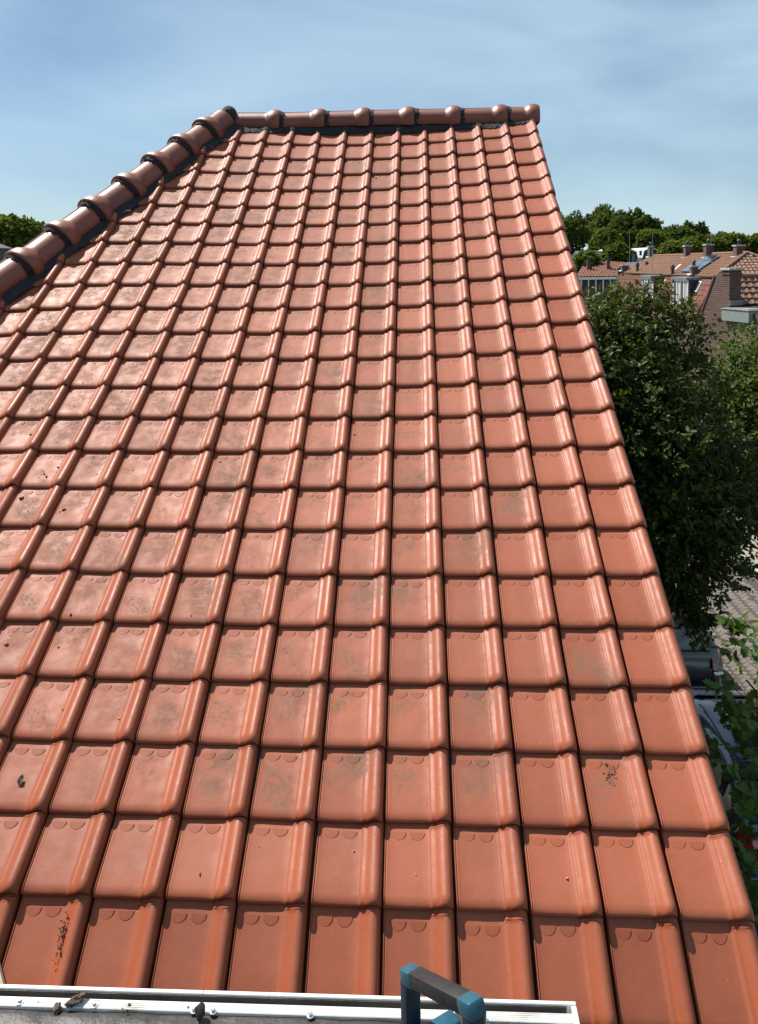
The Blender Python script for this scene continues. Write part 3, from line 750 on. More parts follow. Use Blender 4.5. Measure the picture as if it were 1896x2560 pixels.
m=obox((hl+hr)/2-zv*.003,hu,hs,hu.cross(hs),hx.length/2-.0185,.0145,.0122); gme=m.mesh('handle_grip',.0045,2)
o=link('handle_grip',gme,'tool_grip',None,None,40); o.parent=tool; o.matrix_local=TI
cmid=(hl+hr)/2
m=obox(Vector((cmid.x,cmid.y,(bt+FZ)/2)),hh_,hs,zv,hx.length/2+.09,.11,(bt-FZ)/2); tl(m,'case_body','tool_dark_blue',.02)
hp=atY(1100,2566,1.27)-zv*.07; m=obox(hp,hh_,hs,zv,.016,.035,.075); tl(m,'top_housing','tool_blue',.006)
m=obox(hp+hh_*.034-zv*.016,hh_,hs,zv,.019,.036,.075); tl(m,'side_cover','tool_grey',.006)
m=obox(hp+hs*.058+hh_*.01+zv*.02,hh_,hs,zv,.022,.020,.07); tl(m,'clip','tool_grey',.005)
for sx in (-1,1):
    m=obox(Vector((cmid.x,cmid.y,(bt+FZ)/2+.03))+hh_*sx*.07-hs*.112,hh_,hs,zv,.018,.008,.03); tl(m,'latch','tool_grey',.003)
# ================================================================== crumbs lying on the tiles
def on_tile(x,y,h=.0):
    k,c=roofpix(x,y); ki=math.ceil(k); f=ki-k; return roofpt(k,c,TN*(1-f)-.002+h)
crumbs=[(57,1248,15,'d'),(163,1279,11,'d'),(153,1285,6,'d'),(119,1197,7,'d'),(113,1190,5,'d'),(147,1171,7,'t'),(85,1272,5,'t'),(73,1283,6,'t'),(18,1613,13,'t'),(368,1614,8,'d'),(181,1543,7,'d'),(481,1545,5,'d'),(149,1622,6,'d'),
 (405,1278,5,'p'),(161,1779,9,'d'),(302,1802,8,'t'),(886,1090,9,'t'),(551,1156,8,'t'),(503,2190,8,'d'),(784,1997,9,'d'),(886,2130,6,'t'),(668,1648,6,'d'),(1417,2199,7,'t'),(941,448,6,'d'),(780,531,6,'d'),(79,1090,7,'d'),(624,331,5,'d'),(210,962,4,'d'),(650,2120,5,'d'),(1040,2190,5,'t'),(1250,2210,4,'d'),(335,1180,4,'d'),(245,1190,4,'d')]
CL={'d':('stone_dark','dark grey mortar crumb lying on the tiles','mortar crumbs on the roof'),'t':('stone_terracotta','reddish tile chip lying on the tiles','tile chips on the roof'),'p':('stone_pale','pale pebble lying on a roof tile',None)}
for x,y,s,kd in crumbs:
    q=on_tile(x,y,.001); r=s/F*(q-Vector(O)).length*.35; mt,lb,gr=CL[kd]
    lump('roof_crumb' if kd=='d' else 'tile_chip' if kd=='t' else 'pebble',q+Vector(RN)*r*.35,r,mt,lb,'crumb' if kd=='d' else 'chip' if kd=='t' else 'pebble',gr,(1.25,.85,.6),2,.45)
# withered leaf
q=on_tile(57,1957,.006); m=MB(); e1=Vector((1,0,0)); e2=(roofpt(9,6)-roofpt(10,6)).normalized(); nv=Vector(RN)
m.add([q+e1*a*.03+e2*b*.03+nv*z*.03 for a,b,z in ((0,-.75,0),(.38,-.25,.25),(.30,.35,.1),(0.02,.7,.25),(-.3,.4,.15),(-.36,-.15,.3),(0,0,.05))],[(0,1,6),(1,2,6),(2,3,6),(3,4,6),(4,5,6),(5,0,6)])
o=m.obj('withered_leaf','stone_dark'); tag(o,'curled withered leaf lying on a roof tile','leaf')
def splat(name,x,y,w,h,mat,label,cat,n=26,group=None,rough=.0012,ang=0.,rad=.28):
    q=on_tile(x,y,.0); sc=(q-Vector(O)).length/F; m=MB(); e2=(roofpt(9,6)-roofpt(10,6)).normalized()
    for i in range(n):
        a,b=rng.normal(0,.4),rng.normal(0,.42); a+=ang*b; cq=q+e1*a*w*sc+e2*b*h*sc*1.3; r=rng.uniform(.25,1.)**2*w*sc*rad
        pts=[]
        for j in range(7): t=j/7*6.283; rr=r*rng.uniform(.6,1.2); pts.append(cq+e1*math.cos(t)*rr+e2*math.sin(t)*rr)
        t0=.0012+rng.random()*rough*2; m.add([p+nv*-.002 for p in pts]+[p.lerp(cq,.25)+nv*t0 for p in pts]+[cq+nv*(t0+.0006)],[(j,(j+1)%7,7+(j+1)%7,7+j) for j in range(7)]+[(7+j,7+(j+1)%7,14) for j in range(7)])
    o=m.obj(name,mat,smooth=60); return tag(o,label,cat,group)
splat('bird_dropping',388,1006,7,22,'stone_pale','white streaky bird dropping on a tile high on the roof','bird dropping',22)
splat('bird_dropping',24,1594,9,12,'stone_pale','white bird dropping next to a reddish chip on a tile','bird dropping',18)
splat('moss_patch',155,2340,8,40,'moss_dark','thin strip of dry moss beside the tile roll above the trim','moss',60,None,.003,-.35)
splat('moss_patch',91,1596,8,14,'moss_dark','small dark moss clump beside a tile roll','moss',40,None,.003,-.3)
splat('moss_patch',10,1222,10,30,'moss_dark','grey green moss patch on a tile below a stone','moss',40,None,.003,-.3)
splat('tar_smudge',1526,1962,15,40,'bitumen','black tar smudge on the second tile from the verge','smudge',120,None,-.00045,.05,.15)

# ================================================================== TREES
def tubes_arrays(branches,seg=6):
    m=MB()
    for pts,rad in branches: m.tube(pts,rad,seg,False)
    return m
LEAF_OV=(np.array([(0,0,0),(.32,.25,.06),(.72,.21,.03),(1,0,-.06),(.72,-.21,.03),(.32,-.25,.06)]),[(0,1,2,3),(0,3,4,5)])
lob=[(0,0,0),(.18,.10,.02),(.20,.30,.05),(.38,.20,.04),(.45,.42,.06),(.60,.24,.04),(.70,.36,.04),(.80,.18,.02),(1,0,-.04)]
LEAF_LOB=(np.array(lob+[(x,-y,z) for x,y,z in lob[1:-1]]),[tuple(range(0,9)),(0,8,15,14,13,12,11,10,9)])
LEAF_CL=(np.array([(0,0,0),(.4,.42,.12),(1,.1,-.05),(.45,-.40,.08)]),[(0,1,2),(0,2,3)])
def leaf_mesh(name,pos,dirs,nrm,size,shape):
    SV,SF=shape; n=len(pos); d=dirs/np.linalg.norm(dirs,axis=1,keepdims=True)
    s=np.cross(nrm,d); s/=np.linalg.norm(s,axis=1,keepdims=True)+1e-9; t=np.cross(d,s)
    V=(pos[:,None,:]+size[:,None,None]*(SV[None,:,0,None]*d[:,None,:]+SV[None,:,1,None]*s[:,None,:]+SV[None,:,2,None]*t[:,None,:])).reshape(-1,3)
    me=bpy.data.meshes.new(name); nv=len(SV)
    loops=np.concatenate([np.array(f) for f in SF]); ls=np.array([len(f) for f in SF])
    L=(np.arange(n)[:,None]*nv+loops[None,:]).ravel(); tot=np.tile(ls,n); st=np.concatenate([[0],np.cumsum(tot)[:-1]])
    me.vertices.add(len(V)); me.vertices.foreach_set('co',V.astype(np.float32).ravel()); me.loops.add(len(L)); me.loops.foreach_set('vertex_index',L.astype(np.int32))
    me.polygons.add(len(tot)); me.polygons.foreach_set('loop_start',st.astype(np.int32)); me.polygons.foreach_set('loop_total',tot.astype(np.int32)); me.update(); me.validate(); return me
def unit(n):
    v=rng.normal(size=(n,3)); return v/np.linalg.norm(v,axis=1,keepdims=True)
def crown_points(clumps,n_tw,inner=.35):
    vol=np.array([c[1][0]*c[1][1]*c[1][2] for c in clumps])**.75; cnt=rng.multinomial(n_tw,vol/vol.sum()); P_=[];D=[]
    for (c,r),k in zip(clumps,cnt):
        u=unit(k); rad=(inner+(1-inner)*rng.random(k)**.45)[:,None]; u2=u*(1+.16*np.sin(u[:,:1]*7+c[0])+.12*np.sin(u[:,2:]*9+c[1]))
        P_.append(np.array(c)+u2*rad*np.array(r)); D.append(u)
    return np.concatenate(P_),np.concatenate(D)
def sprays(P_,D,m,tw,leaf,droop=.2,upb=.25):
    n=len(P_); d=D*.8+unit(n)*.7+np.array([0,0,upb]); d/=np.linalg.norm(d,axis=1,keepdims=True)
    t=np.linspace(.1,1,m)[None,:,None]; base=P_[:,None,:]+d[:,None,:]*t*tw+rng.normal(0,tw*.06,(n,m,3))
    side=unit(n)[:,None,:]*np.where(np.arange(m)%2==0,1,-1)[None,:,None]
    ld=d[:,None,:]*.55+side*.8+rng.normal(0,.35,(n,m,3))+np.array([0,0,-droop])
    nm=np.array([0,0,1.])*.9+D[:,None,:]*.45+rng.normal(0,.42,(n,m,3))
    sz=leaf*rng.uniform(.65,1.2,(n,m))
    return base.reshape(-1,3),ld.reshape(-1,3),nm.reshape(-1,3),sz.ravel()
def limbs(base,clumps,h0,r0,sub=3):
    br=[]; top=Vector(base)+Vector((0,0,h0)); wob=lambda s:Vector(rng.normal(0,s,3))
    pts=[Vector(base),Vector(base)+Vector((0,0,h0*.35))+wob(.03),Vector(base)+Vector((0,0,h0*.7))+wob(.05),top]; br.append((pts,[r0*1.25,r0,r0*.85,r0*.7]))
    for c,r in clumps:
        c=Vector(c); s=top.lerp(pts[2],rng.random()*.8); mid=s.lerp(c,.55)+wob(.15)+Vector((0,0,.1)); rr=r0*.42
        br.append(([s,s.lerp(mid,.5)+wob(.06),mid,c],[rr,rr*.8,rr*.6,rr*.3]))
        for _ in range(sub):
            e=c+Vector(unit(1)[0]*np.array(r)*.8); br.append(([mid.lerp(c,.6),mid.lerp(e,.6)+wob(.08),e],[rr*.35,rr*.22,rr*.08]))
    return br
def tree(name,label,base,clumps,h0,r0,n_tw,m,tw,leaf,shape,mat,group=None,cat='tree',sub=3,inner=.35,leafparts=0,droop=.2):
    root=empty(name,base); tag(root,label,cat,group)
    b=Vector(base); cl=[(tuple(Vector(c)-b),r) for c,r in clumps]
    tubes_arrays(limbs((0,0,0),cl,h0,r0,sub)).obj('trunk','bark',root,smooth=60)
    P_,D=crown_points(cl,n_tw,inner); a=sprays(P_,D,m,tw,leaf,droop)
    if leafparts:
        pr=np.array([proj(np.array(q)+np.array(b)) for q in a[0]]); dist=np.linalg.norm(a[0]+np.array(b)-O,axis=1)
        ok=(pr[:,0]>1500)&(pr[:,0]<1890)&(pr[:,1]>1500)&(pr[:,1]<2500); idx=np.where(ok)[0]; idx=idx[np.argsort(dist[idx])][:leafparts]
        keep=np.ones(len(dist),bool); keep[idx]=False
        one=leaf_mesh('leaf',np.zeros((1,3)),np.array([[1.,0,0]]),np.array([[0,0,1.]]),np.array([1.]),shape); one.materials.append(MATS[mat])
        for i in idx:
            d=Vector(a[1][i]).normalized(); s=Vector(a[2][i]).cross(d).normalized(); t=d.cross(s); mt=Matrix.Identity(4); z=a[3][i]
            for r in range(3): mt[r][0]=d[r]*z; mt[r][1]=s[r]*z; mt[r][2]=t[r]*z; mt[r][3]=a[0][i][r]
            link('leaf',one,None,root,mt)
        a=tuple(q[keep] for q in a)
    o=link('crown',leaf_mesh('crown',*a,shape),mat,root); tag(o,kind='stuff'); return root
def V3(x,y,Y): return tuple(atY(x,y,Y))
# big dark tree behind the gable end of the roof
def clumpset(lst): return [(V3(x,y,Y),(rx,ry,rz)) for x,y,Y,rx,ry,rz in lst]
A=clumpset([(1490,862,12.6,1.0,1.1,.72),(1545,830,12.9,.5,.8,.5),(1600,812,12.9,.55,.8,.52),(1665,845,12.9,.55,.8,.55),(1560,985,12.0,1.05,1.1,.8),(1695,985,12.6,.55,.8,.6),(1470,1040,12.2,.9,1.1,.9),(1620,1120,11.8,1.0,1.1,.85),(1725,1120,12.2,.6,.8,.6),(1690,1240,11.6,.85,1.,.62),(1600,1280,11.6,.95,1.1,.7),(1735,1370,11.4,.58,.9,.45),(1665,1400,11.5,.68,.9,.48),(1795,1275,11.6,.48,.7,.46),(1840,1190,12.0,.45,.6,.4),(1560,1180,12.8,.9,.9,.9),(1420,940,13.2,1.,1.,1.),(1690,1475,11.2,.34,.5,.24),(1745,1510,11.0,.20,.4,.2),(1805,1425,11.2,.24,.4,.2),(1865,1295,11.4,.28,.4,.24),(1780,1565,10.8,.10,.2,.14),(1700,1545,11.,.14,.3,.14)])
tree('leafy_tree','dark broad leafy tree hanging beside the verge of the tiled roof',(3.3,12.4,0),A,3.4,.16,7600,9,.24,.092,LEAF_OV,'leaf_dark',sub=7,inner=.5,droop=.35)
A=clumpset([(1850,960,15.,.55,.8,.6),(1905,930,15.5,.7,.9,.7),(1860,1080,14.6,.7,.8,.55),(1930,1060,15,.7,.9,.8),(1880,1180,14.2,.5,.7,.42),(1960,1200,14.6,.8,.9,.6),(1850,1040,14.9,.42,.5,.5)])
tree('leafy_tree','bright yellow green tree standing in front of the dark brick gable',(8.3,15,0),A,4.2,.12,2300,7,.28,.10,LEAF_OV,'leaf_mid',sub=4,droop=.25)
A=clumpset([(1866,1700,8.1,.24,.35,.20),(1900,1640,8.2,.28,.4,.20),(1945,1760,8.0,.42,.5,.30),(1856,1945,7.0,.12,.3,.14),(1985,2060,6.8,.22,.4,.34),(1940,1900,7.4,.38,.5,.36),(1890,2345,6.3,.24,.35,.22),(1965,2200,6.4,.48,.5,.5),(1910,2430,6.0,.34,.4,.4),(1838,1845,7.9,.20,.3,.14)])
tree('hawthorn_bush','hawthorn bush with lobed glossy leaves close under the roof verge',(4.3,7.8,0),A,2.2,.07,270,8,.22,.115,LEAF_LOB,'leaf_hawthorn',cat='bush',sub=5,leafparts=280,droop=.25)
# ------------------------------------------------------------------ far trees
def far_tree(label,x,ytop,ybot,Y,wpx,mat,group='trees along the horizon',n=900,name='far_tree',seed=None,leaf=.36):
    c=atY(x,(ytop+ybot)/2,Y); hz_=(ybot-ytop)/2/F*Y; rx=wpx/2/F*Y; cl=[]
    for i in range(22):
        u=unit(1)[0]; cl.append(((c.x+u[0]*rx*.72,c.y+u[1]*rx*.7,c.z+u[2]*hz_*.72),(rx*rng.uniform(.22,.40),rx*rng.uniform(.22,.40),hz_*rng.uniform(.20,.36))))
    base=(c.x,c.y,0); return tree(name,label,base,cl,max(1.5,c.z-hz_*.6),.3,int(n*2.8),7,1.2*leaf,leaf,LEAF_CL,mat,group,sub=1,inner=.5)
ft=[('broad dark tree at the edge of the roof verge, half hidden',1420,535,650,120,110,'far_leaf_mid',1000),
('dark copper coloured treetop showing between two green crowns',1474,540,600,150,40,'far_leaf_copper',350),
('tallest rounded tree on the horizon',1523,516,640,140,105,'far_leaf_mid',1300),
('wide domed tree next to the tallest one on the horizon',1585,530,630,132,120,'far_leaf_dark',1400),
('yellow green tree below the wide domed tree',1515,575,640,112,70,'far_leaf_light',700),
('mid green tree behind the first antenna mast',1630,575,645,118,80,'far_leaf_light',800),
('sloping dark green tree between the dome and the lone clump',1690,565,640,140,90,'far_leaf_mid',800),
('round bush topped tree standing above the tree line',1720,558,640,160,34,'far_leaf_dark',500),
('thin crowned tree with sky between its branches',1752,556,625,160,38,'far_leaf_dark',330),
('light green tree below the row of ridge chimneys',1700,600,650,100,90,'far_leaf_light',800),
('small pointed tree breaking the level tree line',1806,583,620,150,16,'far_leaf_dark',150)]
for l,x,a,b,Y,w,mt,n in ft: far_tree(l,x,a,b,Y,w,mt,None,n)
for x,a,w,mt,l in ((1765,590,90,'far_leaf_mid','mid green tree right behind the middle ridge chimney'),(1835,586,90,'far_leaf_light','yellow green tree right behind the ridge chimney next to the hip'),(1885,592,90,'far_leaf_mid','mid green tree behind the top of the far hip'),(1940,588,100,'far_leaf_light','yellow green tree past the far hip roof'),(1660,600,70,'far_leaf_mid','mid green tree between the antenna mast and the cowled chimney'),(1860,600,80,'far_leaf_light','low yellow green tree in front of the trees behind the far hip')):
    far_tree(l,x,a,650,125,w,mt,'level tree line behind the terrace',800)
far_tree('green garden tree between the pale roofed houses',1540,620,668,88,44,'far_leaf_mid',None,400,leaf=.5)
far_tree('small green tree by the low dormer house',1466,640,672,86,40,'far_leaf_mid',None,300,leaf=.45)
far_tree('green tree rising behind the mortared hip caps',38,552,690,48,150,'far_leaf_light',None,1500,leaf=.34)
far_tree('low tree right behind the hip caps beside a taller one',105,592,690,50,70,'far_leaf_mid',None,600,leaf=.34)
# shed with pointed cap on the left
m=MB(); q0=atY(-60,622,30); q1=atY(7,622,30); bz=0
sh=empty('garden_tower',((q0.x+q1.x)/2,30,0)); tag(sh,'dark timber tower with a pointed cap beside the hip','tower')
m.box((q0.x-sh.location.x,-.5,0),(q1.x-sh.location.x,.5,q0.z)); m.obj('body','dark_paint',sh)
m=MB(); w=(q1.x-q0.x)/2+.1; m.add([(-w,-.6,q0.z+.002),(w,-.6,q0.z+.002),(w,.6,q0.z+.002),(-w,.6,q0.z+.002),(0,0,q0.z+.35)],[(0,1,4),(1,2,4),(2,3,4),(3,0,4),(3,2,1,0)]); m.obj('cap','slate_grey',sh)
bh_=empty('low_outbuilding',tuple(atY(40,700,36).xy)+(0,)); tag(bh_,'low outbuilding with a pale flat roof seen past the hip','outbuilding')
zt=atY(30,640,36).z; m=MB(); m.box((-3,-1,0),(3,3,zt-.1)); m.obj('wall','dark_brick',bh_); m=MB(); m.box((-3.1,-1.1,zt-.098),(3.1,3.1,zt)); m.obj('roof','pale_roof',bh_)
# ================================================================== FAR HOUSES
def pantiles(o,ex,ey,nx,ny,tw,tl,inside=None,lift=.035):
    """joined courses of pantiles on the parallelogram o + i*tw*ex + j*tl*ey (ey runs up the slope)"""
    n=ex.cross(ey).normalized(); 
    if n.z<0: n=-n
    pr=[(0.,.0),(.2,-.012),(.45,-.012),(.62,.012),(.78,.038),(.92,.030),(1.0,.006)]; V=[];Fc=[]
    for j in range(ny):
        for i in range(nx):
            cpt=o+ex*((i+.5)*tw)+ey*((j+.5)*tl)
            if inside and not inside(cpt): continue
            b=len(V); jz=rng.normal(0,.004); jx=rng.normal(0,.004)
            for v,lf in ((0,lift),(1.12,0.0)):
                for x,h in pr: V.append(tuple(o+ex*((i+x)*tw+jx)+ey*((j+v)*tl+jx)+n*(h+lf+jz+.02)))
            for x,h in pr: V.append(tuple(o+ex*((i+x)*tw+jx)+ey*(j*tl+jx)+n*(h+.004)))
            k=len(pr)
            for q in range(k-1): Fc+=[(b+q,b+q+1,b+k+q+1,b+k+q),(b+2*k+q,b+2*k+q+1,b+q+1,b+q)]
    me=bpy.data.meshes.new('roof_tiles'); me.from_pydata(V,[],Fc); return me
def slab(poly,th=.06):
    n=(poly[1]-poly[0]).cross(poly[2]-poly[0]).normalized()
    if n.z<0: n=-n
    m=MB(); m.prism([p-n*th for p in poly],n*th); return m
def barrel_row(a,b,r,name,mat,parent,inv,L=.38):
    n=max(2,int((b-a).length/L)); d=(b-a)/n
    for i in range(n):
        p=a+d*i; m=MB(); m.tube([p-d*.06,p+d*.86,p+d*.93,p+d*1.02],[r,r*1.02,r*1.14,r*1.12],8); o=m.obj(name,mat,parent,smooth=50); o.matrix_local=inv
# ---------------- long terrace, ridge running away from us
TX,TEX=19.55,16.9
ter=empty('terrace',(18.5,50,0)); tag(ter,'long terrace with orange pantile roof, solar panels and ridge chimneys','house')
TV=Matrix.Translation((-18.5,-50,0))
def tp(mb,name,mat,bevel=0,smooth=None,parent=None):
    o=mb.obj(name,mat,parent or ter,bevel,smooth); o.matrix_local=TV if parent is None else Matrix.Identity(4); return o
apx=atX(1868,634,TX); rz_=apx.z; apy=apx.y
hb=atX(1788,694,TEX); ez=hb.z; hby=hb.y
YE=69.0
A_,B_=Vector((TX,apy,rz_)),Vector((TX,YE,rz_)); E1,E2=Vector((TEX,hby,ez)),Vector((TEX,YE,ez)); E3=Vector((TX*2-TEX,hby,ez)); E4=Vector((TX*2-TEX,YE,ez))
tp(slab([E1,A_,B_,E2]),'roof_deck','slate_grey'); tp(slab([E1,E3,A_]),'roof_deck','slate_grey'); tp(slab([E3,E4,B_,A_]),'roof_deck','slate_grey')
ey=(B_-E2).normalized(); ex=Vector((0,-1,0)); nx=int((YE-hby)/.235); ny=int((B_-E2).length/.33)+1
def in_main(q): t=(q.x-TEX)/(TX-TEX); return q.y>hby+(apy-hby)*t+.05 and q.x<TX+.05
o=link('roof_tiles',pantiles(E2,ex,ey,nx+2,ny,.235,.32,in_main),'orange_pantile',ter,TV); tag(o,kind='stuff')
eyh=(A_-Vector((TX,hby,ez))).normalized()
def in_hip(q): t=(q.z-ez)/(rz_-ez); return TEX+(TX-TEX)*t+.05<q.x<(2*TX-TEX)-(TX-TEX)*t-.05
o=link('roof_tiles',pantiles(E1,Vector((1,0,0)),eyh,int(2*(TX-TEX)/.26)+1,int((A_-Vector((TX,hby,ez))).length/.31)+1,.26,.31,in_hip,.05),'brown_pantile',ter,TV); tag(o,kind='stuff')
for a,b in ((A_,E1),(A_,E3)): barrel_row(a+Vector((0,0,.07)),b+Vector((0,0,.07)),.10,'hip_cap','brown_pantile',ter,TV)
barrel_row(A_+Vector((0,0,.06)),B_+Vector((0,0,.06)),.09,'ridge_cap','orange_pantile',ter,TV,.45)
# walls and steep lower slope facing the street
wx=TEX-1.3; lz=ez-2.9
m=MB(); m.box((TEX+.15,hby+.2,0),(2*TX-TEX-.2,YE-.1,ez-.12)); tp(m,'wall','dark_brick')
L0,L1=Vector((wx,hby-.1,lz)),Vector((wx,YE,lz)); U0,U1=Vector((TEX+.1,hby-.1,ez-.12)),Vector((TEX+.1,YE,ez-.12))
tp(slab([L0,U0,U1,L1]),'mansard_deck','slate_grey')
eym=(U1-L1).normalized()
o=link('mansard_tiles',pantiles(L1,Vector((0,-1,0)),eym,int((YE-hby)/.235)+1,int((U1-L1).length/.34),.235,.34),'red_pantile',ter,TV); tag(o,kind='stuff')
barrel_row(L0+Vector((-.08,0.05,.05)),U0+Vector((-.08,.05,.05)),.11,'verge_cap','red_pantile',ter,TV)
m=MB(); m.box((wx,hby+.1,0),(wx+.2,YE,lz-.02)); tp(m,'wall','dark_brick')
# dormers
def dormer(y0,y1,zt,zb,xf,roofx):
    m=MB(); m.box((xf+.05,y0,zb),(roofx+.4,y1,zt-.16)); tp(m,'dormer_cheek','dark_paint')
    m=MB(); m.box((xf-.12,y0-.12,zt-.158),(roofx+.4,y1+.12,zt)); tp(m,'dormer_roof','grey_paint',.01)
    n=4; w=(y1-y0)/n
    fr=MB()
    fr.box((xf-.02,y0,zb),(xf+.048,y1,zb+.1)); fr.box((xf-.02,y0,zt-.26),(xf+.048,y1,zt-.162))
    for i in range(n+1): yy=y0+(y1-y0)*i/n; fr.box((xf-.018,yy-.045,zb+.102),(xf+.046,yy+.045,zt-.262))
    f=tp(fr,'window_frame','white_paint')
    for i in range(n):
        p=MB(); p.box((xf+.012,y0+w*i+.047,zb+.104),(xf+.03,y0+w*(i+1)-.047,zt-.264)); tp(p,'pane','curtain_glass' if i%2==0 else 'window_glass',parent=f)
dz=ez-.02
d0=atX(1728,720,TEX-.55).y; d1=atX(1692,720,TEX-.55).y; dormer(d0,d1,dz,ez-1.9,TEX-.75,TEX)
d0=atX(1640,715,TEX-.55).y; d1=atX(1618,715,TEX-.55).y; dormer(d0,d1+.5,dz,ez-1.9,TEX-.75,TEX)
# roof light
q=atX(1742,720,TEX-.35); m=MB(); mt=axis_mat(L0,U0,Vector((0,1,0)))
rb=MB(); s_=eym; c0=L0.lerp(U0,.82)+Vector((0,q.y-L0.y,0)); nn_=Vector((0,1,0)).cross(s_).normalized(); nn_=nn_ if nn_.x<0 else -nn_
rb.prism([c0+nn_*.06+Vector((0,y,0))+s_*z for y,z in ((-.22,-.35),(.22,-.35),(.22,.35),(-.22,.35))],nn_*.1); f=tp(rb,'roof_light','white_paint',.01)
pb=MB(); pb.prism([c0+nn_*.165+Vector((0,y,0))+s_*z for y,z in ((-.15,-.28),(.15,-.28),(.15,.28),(-.15,.28))],nn_*.01); tp(pb,'pane','window_glass',parent=f)
# chimneys on the ridge and stacks on the slope
def chimney(x,y,zb,zt,wx_,wy_,pot=True,mat='dark_brick',cowl=None):
    m=MB(); m.box((x-wx_/2,y-wy_/2,zb),(x+wx_/2,y+wy_/2,zt)); c=tp(m,'chimney',mat)
    m=MB(); m.box((x-wx_/2-.05,y-wy_/2-.05,zt+.001),(x+wx_/2+.05,y+wy_/2+.05,zt+.09)); tp(m,'chimney_cap','concrete',.01,parent=c)
    if pot:
        m=MB(); m.tube([(x,y,zt+.092),(x,y,zt+.33),(x,y,zt+.34),(x,y,zt+.38),(x,y,zt+.46)],[.10,.085,.14,.13,.02],10); tp(m,'chimney_pot','dark_paint',smooth=40,parent=c)
    m=MB(); m.box((x-wx_/2-.12,y-wy_/2-.1,zb+.22),(x-wx_/2-.002,y+wy_/2+.1,zb+.30)); tp(m,'flashing','white_paint',parent=c)
for px,yt,w in ((1848,616,.5),(1772,614,.5),(1719,617,.42)):
    q=atX(px,yt,TX-.12); chimney(TX-.12,q.y,rz_-.45,q.z,w,.55)
q=atX(1627,618,TX-.1); chimney(TX-.1,q.y,rz_-.3,q.z,.35,.6,True,'slate_grey')
def slope_pt(px,py):
    d=ray(px,py); n=(A_-E1).cross(B_-E1).normalized(); t=n.dot(E1-Vector(O))/n.dot(Vector(d)); return Vector(O)+Vector(d)*t
for px,py,h,w in ((1735,690,.55,.40),(1562,680,.5,.55)):
    q=slope_pt(px,py); chimney(q.x,q.y,q.z-.15,q.z+h,w,w,px>1700)
for px,py,h in ((1682,688,.75),(1594,680,.8),(1548,684,.6),(1617,664,.35),(1602,636,.35)):
    q=slope_pt(px,py); m=MB(); m.tube([q+Vector((0,0,-.1)),q+Vector((0,0,h*.55)),q+Vector((0,0,h*.56)),q+Vector((0,0,h*.8)),q+Vector((0,0,h))],[.11,.10,.16,.14,.03],10); tp(m,'vent_pipe','dark_paint',smooth=40)
# white party-wall strips
for (xa,ya),(xb,yb) in (((1688,676),(1702,664)),((1650,712),(1664,703))):
    a,b=slope_pt(xa,ya),slope_pt(xb,yb); m=MB(); w=Vector((0,.12,0)); u=Vector((0,0,.1)); m.prism([a-w,b-w,b+w,a+w],u); tp(m,'party_wall_strip','white_paint')
# solar panels: 2 along the slope x 3
qs=[slope_pt(x,y) for x,y in ((1703,684),(1742,686),(1806,644),(1775,643))]
nS=(A_-E1).cross(B_-E1).normalized(); nS=nS if nS.z>0 else -nS
for i in range(3):
    for j in range(2):
        def bl(s,t): return qs[0].lerp(qs[1],s).lerp(qs[3].lerp(qs[2],s),t)
        e=.012; pp=[bl(j/2+e,i/3+e),bl((j+1)/2-e,i/3+e),bl((j+1)/2-e,(i+1)/3-e),bl(j/2+e,(i+1)/3-e)]
        m=MB(); m.prism([p+nS*.14 for p in pp],nS*.04); pn=tp(m,'solar_panel','grey_paint')
        cp=sum(pp,Vector())/4; m=MB(); m.prism([p.lerp(cp,.03)+nS*.182 for p in pp],nS*.006); tp(m,'cells','solar_cell',parent=pn)
# antenna masts (separate things)
for px,yt,yb,lab in ((1574,575,688,'tall thin antenna mast in front of the pale roofed houses'),(1631,577,690,'tall thin antenna mast beside the long orange roof slope')):
    q=slope_pt(px,yb-4); t=atY(px,yt,q.y); r=empty('antenna_mast',q); tag(r,lab,'antenna')
    m=MB(); m.tube([(0,0,-.2),(0,0,(t.z-q.z)*.5),(0,0,t.z-q.z)],[.022,.018,.010],8); m.obj('mast','zinc',r,smooth=60)
    m=MB(); m.tube([(0,0,(t.z-q.z)*.5-.1),(0,0,(t.z-q.z)*.5+.1)],.03,8); m.obj('joint_sleeve','zinc',r,smooth=60)
# ---------------- second terrace further left
t2=empty('red_roof_house',tuple(atY(1510,690,82).xy)+(0,)); tag(t2,'lower terrace with pinkish red pantile roof and a glazed dormer strip','house')
I2=Matrix.Translation(-t2.location)
def t2p(mb,name,mat,bevel=0,smooth=None): o=mb.obj(name,mat,t2,bevel,smooth); o.matrix_local=I2; return o
r0,r1=atY(1462,656,86),atY(1600,655,86); e0,e1_=atY(1440,690,81),atY(1600,692,81)
r0.z=r1.z=atY(1530,656,86).z; e0.z=e1_.z=atY(1500,691,81).z
t2p(slab([e0,e1_,r1,r0]),'roof_deck','slate_grey')
ex2=(e1_-e0).normalized(); ey2=((r0+r1)/2-(e0+e1_)/2); ey2=(ey2-ex2*ey2.dot(ex2)); H2=ey2.length; ey2.normalize()
def in2(q): t=(q-e0).dot(ey2)/H2; l=e0.lerp(r0,t); return q.x>l.x+.1
o=link('roof_tiles',pantiles(e0,ex2,ey2,int((e1_-e0).length/.3),int(H2/.36)+1,.3,.36,in2,.05),'red_pantile',t2,I2); tag(o,kind='stuff')
m=MB(); m.box((e0.x+.2,81.3,0),(e1_.x,92,e0.z-.15)); t2p(m,'wall','dark_brick')
m=MB(); m.box((e0.x-.1,80.8,e0.z-.3),(e1_.x,81.25,e0.z-.08)); t2p(m,'fascia','white_paint')
